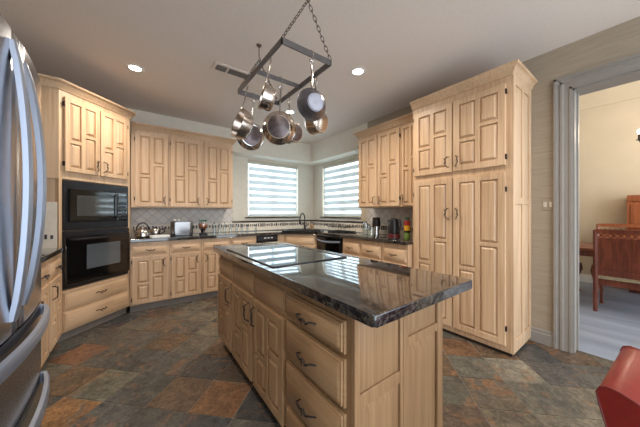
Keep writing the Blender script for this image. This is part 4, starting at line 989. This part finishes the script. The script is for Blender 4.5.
t = thing('electric_kettle', p, 'black electric kettle on a maroon base near the pantry', 'kettle')
b = MB(); b.lathe(p, (0, 0, 1), [(0, 0), (0.088, 0), (0.088, 0.035), (0.07, 0.045), (0, 0.045)], 24); b.build('base', 'maroon', t)
b = MB(); b.lathe(p + Vector((0, 0, 0.045)), (0, 0, 1), [(0, 0), (0.078, 0), (0.08, 0.02), (0.066, 0.17), (0.06, 0.195), (0.03, 0.21), (0, 0.21)], 24); b.build('body', 'black_satin', t)
b = MB(); b.tube([p + Vector((0.0, -0.06, 0.235)), p + Vector((-0.02, -0.115, 0.235)), p + Vector((-0.02, -0.125, 0.16)), p + Vector((-0.01, -0.078, 0.075))], 0.012, 8); b.build('handle', 'fridge_side', t)
b = MB(); b.tube([p + Vector((0, 0.055, 0.19)), p + Vector((0, 0.09, 0.225))], [0.022, 0.014], 8); b.build('spout', 'black_satin', t)
p = Vector((2.86, 1.93, CT))
t = thing('stacked_container', p, 'tall stack container in red, yellow and green beside pantry', 'container')
z = 0
for nm_, m_, h_, r in (('lower_cup', 'green', 0.07, 0.036), ('dark_ring', 'iron', 0.026, 0.04), ('middle_cup', 'yellow', 0.065, 0.04), ('upper_cup', 'red', 0.07, 0.04), ('cap', 'dark_green', 0.04, 0.026)):
    b = MB(); b.lathe(p + Vector((0, 0, z)), (0, 0, 1), [(0, 0), (r * 0.92, 0), (r, h_ * 0.15), (r * 0.95, h_), (0, h_)], 20); b.build(nm_, m_, t); z += h_
t = None

# ------------------------------------------------------------------ red leather chair
CX0, CX1, CYF, CZ = 1.115, 1.53, 0.104, 0.728
SK = 0.063          # the chair stands slightly turned
t = thing('leather_chair', ((CX0 + CX1) / 2, -0.12, 0), 'red leather chair with rolled back, turned away from the doorway', 'chair')
prof = []
ctr = (CYF - 0.065, CZ - 0.06)
def back_profile():
    y, z = CYF, CZ
    return [(y - 0.09, 0.40), (y - 0.03, z - 0.16), (y - 0.006, z - 0.06), (y, z - 0.025), (y - 0.006, z - 0.008), (y - 0.022, z), (y - 0.045, z - 0.004), (y - 0.075, z - 0.016),
            (y - 0.105, z - 0.038), (y - 0.128, z - 0.07), (y - 0.143, z - 0.11), (y - 0.155, z - 0.17), (y - 0.18, 0.40)]
bp = back_profile(); n = len(bp); b = MB()
xs = [(CX0, 0.006), (CX0 + 0.006, 0.0), (CX1 - 0.006, 0.0), (CX1, 0.006)]
cy, cz = sum(p[0] for p in bp) / n, sum(p[1] for p in bp) / n
vs = []
for x, ins in xs:
    for (y, z) in bp: vs.append((x, y - (x - CX0) * SK + (cy - y) * ins * 6, z + (cz - z) * ins * 2))
fs = [tuple(range(n))[::-1], tuple(range(3 * n, 4 * n))]
for i in range(3):
    for k in range(n): fs.append((i * n + k, i * n + (k + 1) % n, (i + 1) * n + (k + 1) % n, (i + 1) * n + k))
b.add(vs, fs); b.build('backrest', 'leather', t, smooth=50)
for x in (CX0 + 0.002, CX1 - 0.002):
    b = MB(); b.tube([(x, y - (x - CX0) * SK, z) for (y, z) in bp], 0.003, 6); b.build('piping', 'leather_pipe', t)
b = MB(); b.box(ID, CX0 + 0.005, CX1 - 0.005, -0.40, CYF - 0.10, 0.37, 0.47, 0.025); b.build('seat', 'leather', t)
for x in (CX0 + 0.04, CX1 - 0.04):
    for y in (CYF - 0.12, -0.36):
        b = MB(); b.tube([(x, y, 0.38), (x, y, 0.0)], [0.022, 0.014], 8); b.build('leg', 'cherry', t)

# ------------------------------------------------------------------ dining room beyond the doorway
b = MB(); b.box(ID, 3.22, XD + 0.1, -3.0, 3.2, -0.05, -0.002); struct('floor_dining', b, 'dining_floor')
slab('wall_dining_far', XD, XD + 0.12, -3.0, 3.2, 0, HD, 'dining_wall')
slab('wall_dining_side', 3.32, XD, 3.08, 3.2, 0, HD, 'dining_wall')
slab('wall_dining_near', 3.318, 3.33, 0.56, 3.08, 0, HD, 'dining_wall')
slab('ceiling_dining', 3.3, XD + 0.1, -3.0, 3.2, HD, HD + 0.1, 'dining_ceiling')
b = MB(); b.sweep([(XD, 3.08), (XD, -3.0)], [(0, 0), (0.02, 0), (0.03, 0.03), (0.03, 0.16), (0.05, 0.20), (0.08, 0.30), (0.10, 0.345), (0, 0.345)], 3.10); struct('trim_2', b, 'dining_wall')
b = MB(); b.sweep([(XD, 3.08), (XD, -3.0)], [(0, 0), (0.02, 0), (0.02, 0.12), (0.008, 0.14), (0, 0.14)], 0); struct('baseboard_dining', b, 'white')
# table
t = thing('dining_table', (5.42, 0.15, 0), 'dark cherry dining table in the next room', 'table')
b = MB(); b.box(ID, 4.93, 5.92, -0.85, 1.05, 0.725, 0.765, 0.008); b.build('tabletop', 'cherry', t)
b = MB(); b.box(ID, 5.0, 5.85, -0.78, 0.98, 0.645, 0.725); b.build('apron', 'cherry', t)
for x in (5.04, 5.81):
    for y in (-0.74, 0.94): b = MB(); b.box(ID, x - 0.035, x + 0.035, y - 0.035, y + 0.035, 0, 0.66, 0.006); b.build('leg', 'cherry', t)
def dining_chair(c, ang, L, W_=0.62, top=1.04, wd='cherry', lattice=True):
    """c = middle of the back's foot line, the chair faces direction ang"""
    f = Vector((math.cos(ang), math.sin(ang), 0)); s_ = Vector((-f.y, f.x, 0)); fr = Fr(Vector((c[0], c[1], 0)), s_, f)
    t = thing('dining_chair', fr(0, 0.25, 0), L, 'chair', 'chairs around the dining table')
    h = W_ / 2; rk = 0.05
    for sg in (-1, 1):
        b = MB(); b.tube([fr(sg * (h - 0.02), -0.03, 0), fr(sg * (h - 0.02), 0.0, 0.45), fr(sg * (h - 0.02), -rk, top - 0.01)], [0.022, 0.026, 0.022], 6); b.build('rear_leg', wd, t)
        b = MB(); b.tube([fr(sg * (h - 0.03), 0.47, 0), fr(sg * (h - 0.03), 0.45, 0.06), fr(sg * (h - 0.035), 0.43, 0.2), fr(sg * (h - 0.02), 0.47, 0.36), fr(sg * (h - 0.03), 0.46, 0.45)], [0.022, 0.014, 0.018, 0.034, 0.03], 8); b.build('front_leg', wd, t)
    b = MB()
    def nz(z): return -rk * max(0, z - 0.45) / (top - 0.45)
    def bar(z0, z1, th_=0.022):
        vs = [fr(u, nz(z) + d, z) for u in (-h + 0.02, h - 0.02) for z in (z0, z1) for d in (-th_ / 2, th_ / 2)]
        b.add(vs, [(0, 1, 3, 2), (4, 6, 7, 5), (0, 4, 5, 1), (2, 3, 7, 6), (0, 2, 6, 4), (1, 5, 7, 3)])
    bar(top - 0.05, top, 0.04); bar(0.90, 0.935); bar(0.52, 0.91, 0.016); bar(0.46, 0.53, 0.03); bar(0.66, 0.70)
    b.build('backrest', wd, t)
    if lattice:
        b = MB(); k = int(W_ / 0.06); 
        for i in range(k):
            u = -h + 0.04 + (W_ - 0.08) * i / k; u2 = -h + 0.04 + (W_ - 0.08) * (i + 1) / k
            for (a, e) in ((0.935, 0.992), (0.992, 0.935)): b.tube([fr(u, nz(a), a), fr(u2, nz(e), e)], 0.006, 5)
        b.build('lattice', wd, t)
    b = MB(); b.box(fr, -h + 0.03, h - 0.03, 0.02, 0.46, 0.33, 0.41, 0.006); b.build('seat_frame', wd, t)
    b = MB(); b.box(fr, -h + 0.02, h - 0.02, 0.015, 0.47, 0.41, 0.475, 0.02); b.build('seat_cushion', 'seat_blue', t)
    b = MB(); b.box(fr, -h + 0.03, h - 0.03, -0.012, 0.012, 0.415, 0.46, 0.002); b.build('rear_trim', 'stripe', t)
    return t
dining_chair((4.71, 0.155), 0, 'dark cherry lattice back dining chair with its back to the kitchen')
dining_chair((6.05, 0.26), math.pi, 'dining chair across the table, only its orange top rail showing', wd='orange_wood', top=1.07)
dining_chair((5.42, 1.18), -math.pi / 2, 'dining chair at table head, half hidden by door jamb')
# sideboard
t = thing('sideboard', (6.33, -0.25, 0), 'orange cherry cabinet against the dining room wall', 'cabinet')
b = MB(); b.box(ID, 6.20, 6.495, -0.78, 0.255, 0.06, 1.42); b.build('body', 'orange_wood', t)
b = MB(); b.sweep([(6.495, 0.255), (6.20, 0.255), (6.20, -0.78), (6.495, -0.78)][::-1], [(0, 0), (0.01, 0), (0.05, 0.06), (0.055, 0.11), (0, 0.11)], 1.41)
b.box(ID, 6.21, 6.495, -0.77, 0.245, 1.42, 1.515); b.build('cornice', 'orange_wood', t)
b = MB(); b.box(ID, 6.22, 6.49, -0.76, 0.235, 0, 0.06); b.build('plinth', 'cherry', t)
sfr = Fr((6.20, 0.24, 0), (0, -1, 0), (-1, 0, 0))
for a in (0.02, 0.52):
    b = MB(); b.box(sfr, a, a + 0.47, 0, 0.018, 0.1, 1.38, 0.003); d = b.build('door', 'orange_wood', t)
    b = MB(); b.raised(sfr, a + 0.06, a + 0.41, 0.2, 1.3, 0.018, 0.028, 0.03); b.build('panel', 'orange_wood', d)
    b = MB(); b.sphere(sfr(a + (0.44 if a < 0.3 else 0.03), 0.03, 0.75), 0.014); b.build('knob', 'chain', d)
# chandelier
cc = Vector((5.42, -0.15, 2.16))
t = thing('chandelier', cc, 'iron chandelier with lit candle bulbs above the dining table', 'chandelier')
b = MB(); b.lathe(cc, (0, 0, 1), [(0, -0.2), (0.02, -0.18), (0.04, -0.1), (0.02, 0.0), (0.03, 0.1), (0.012, 0.2), (0.012, 0.3), (0, 0.3)], 14); b.tube([cc + Vector((0, 0, 0.28)), (cc.x, cc.y, HD)], 0.006, 6); b.build('stem', 'iron', t)
for k in range(6):
    a = math.radians(95) + k * math.pi / 3; d_ = Vector((math.cos(a), math.sin(a), 0)); 
    b = MB(); b.tube([cc + Vector((0, 0, 0.0)), cc + d_ * 0.1 + Vector((0, 0, -0.08)), cc + d_ * 0.22 + Vector((0, 0, -0.06)), cc + d_ * 0.27 + Vector((0, 0, 0.05))], 0.007, 6)
    b.lathe(cc + d_ * 0.27 + Vector((0, 0, 0.05)), (0, 0, 1), [(0, 0), (0.03, 0.005), (0.03, 0.012), (0.012, 0.014), (0.012, 0.09), (0, 0.09)], 10); ar = b.build('arm', 'iron', t)
    b = MB(); b.sphere(cc + d_ * 0.27 + Vector((0, 0, 0.165)), 0.018, 10, (1, 1, 1.8)); b.build('candle_bulb', 'candle_bulb', ar)
lamp('chandelier_lamp', 'POINT', (5.42, -0.15, 2.45), 13, (1.0, 0.80, 0.58), shadow_soft_size=0.15)
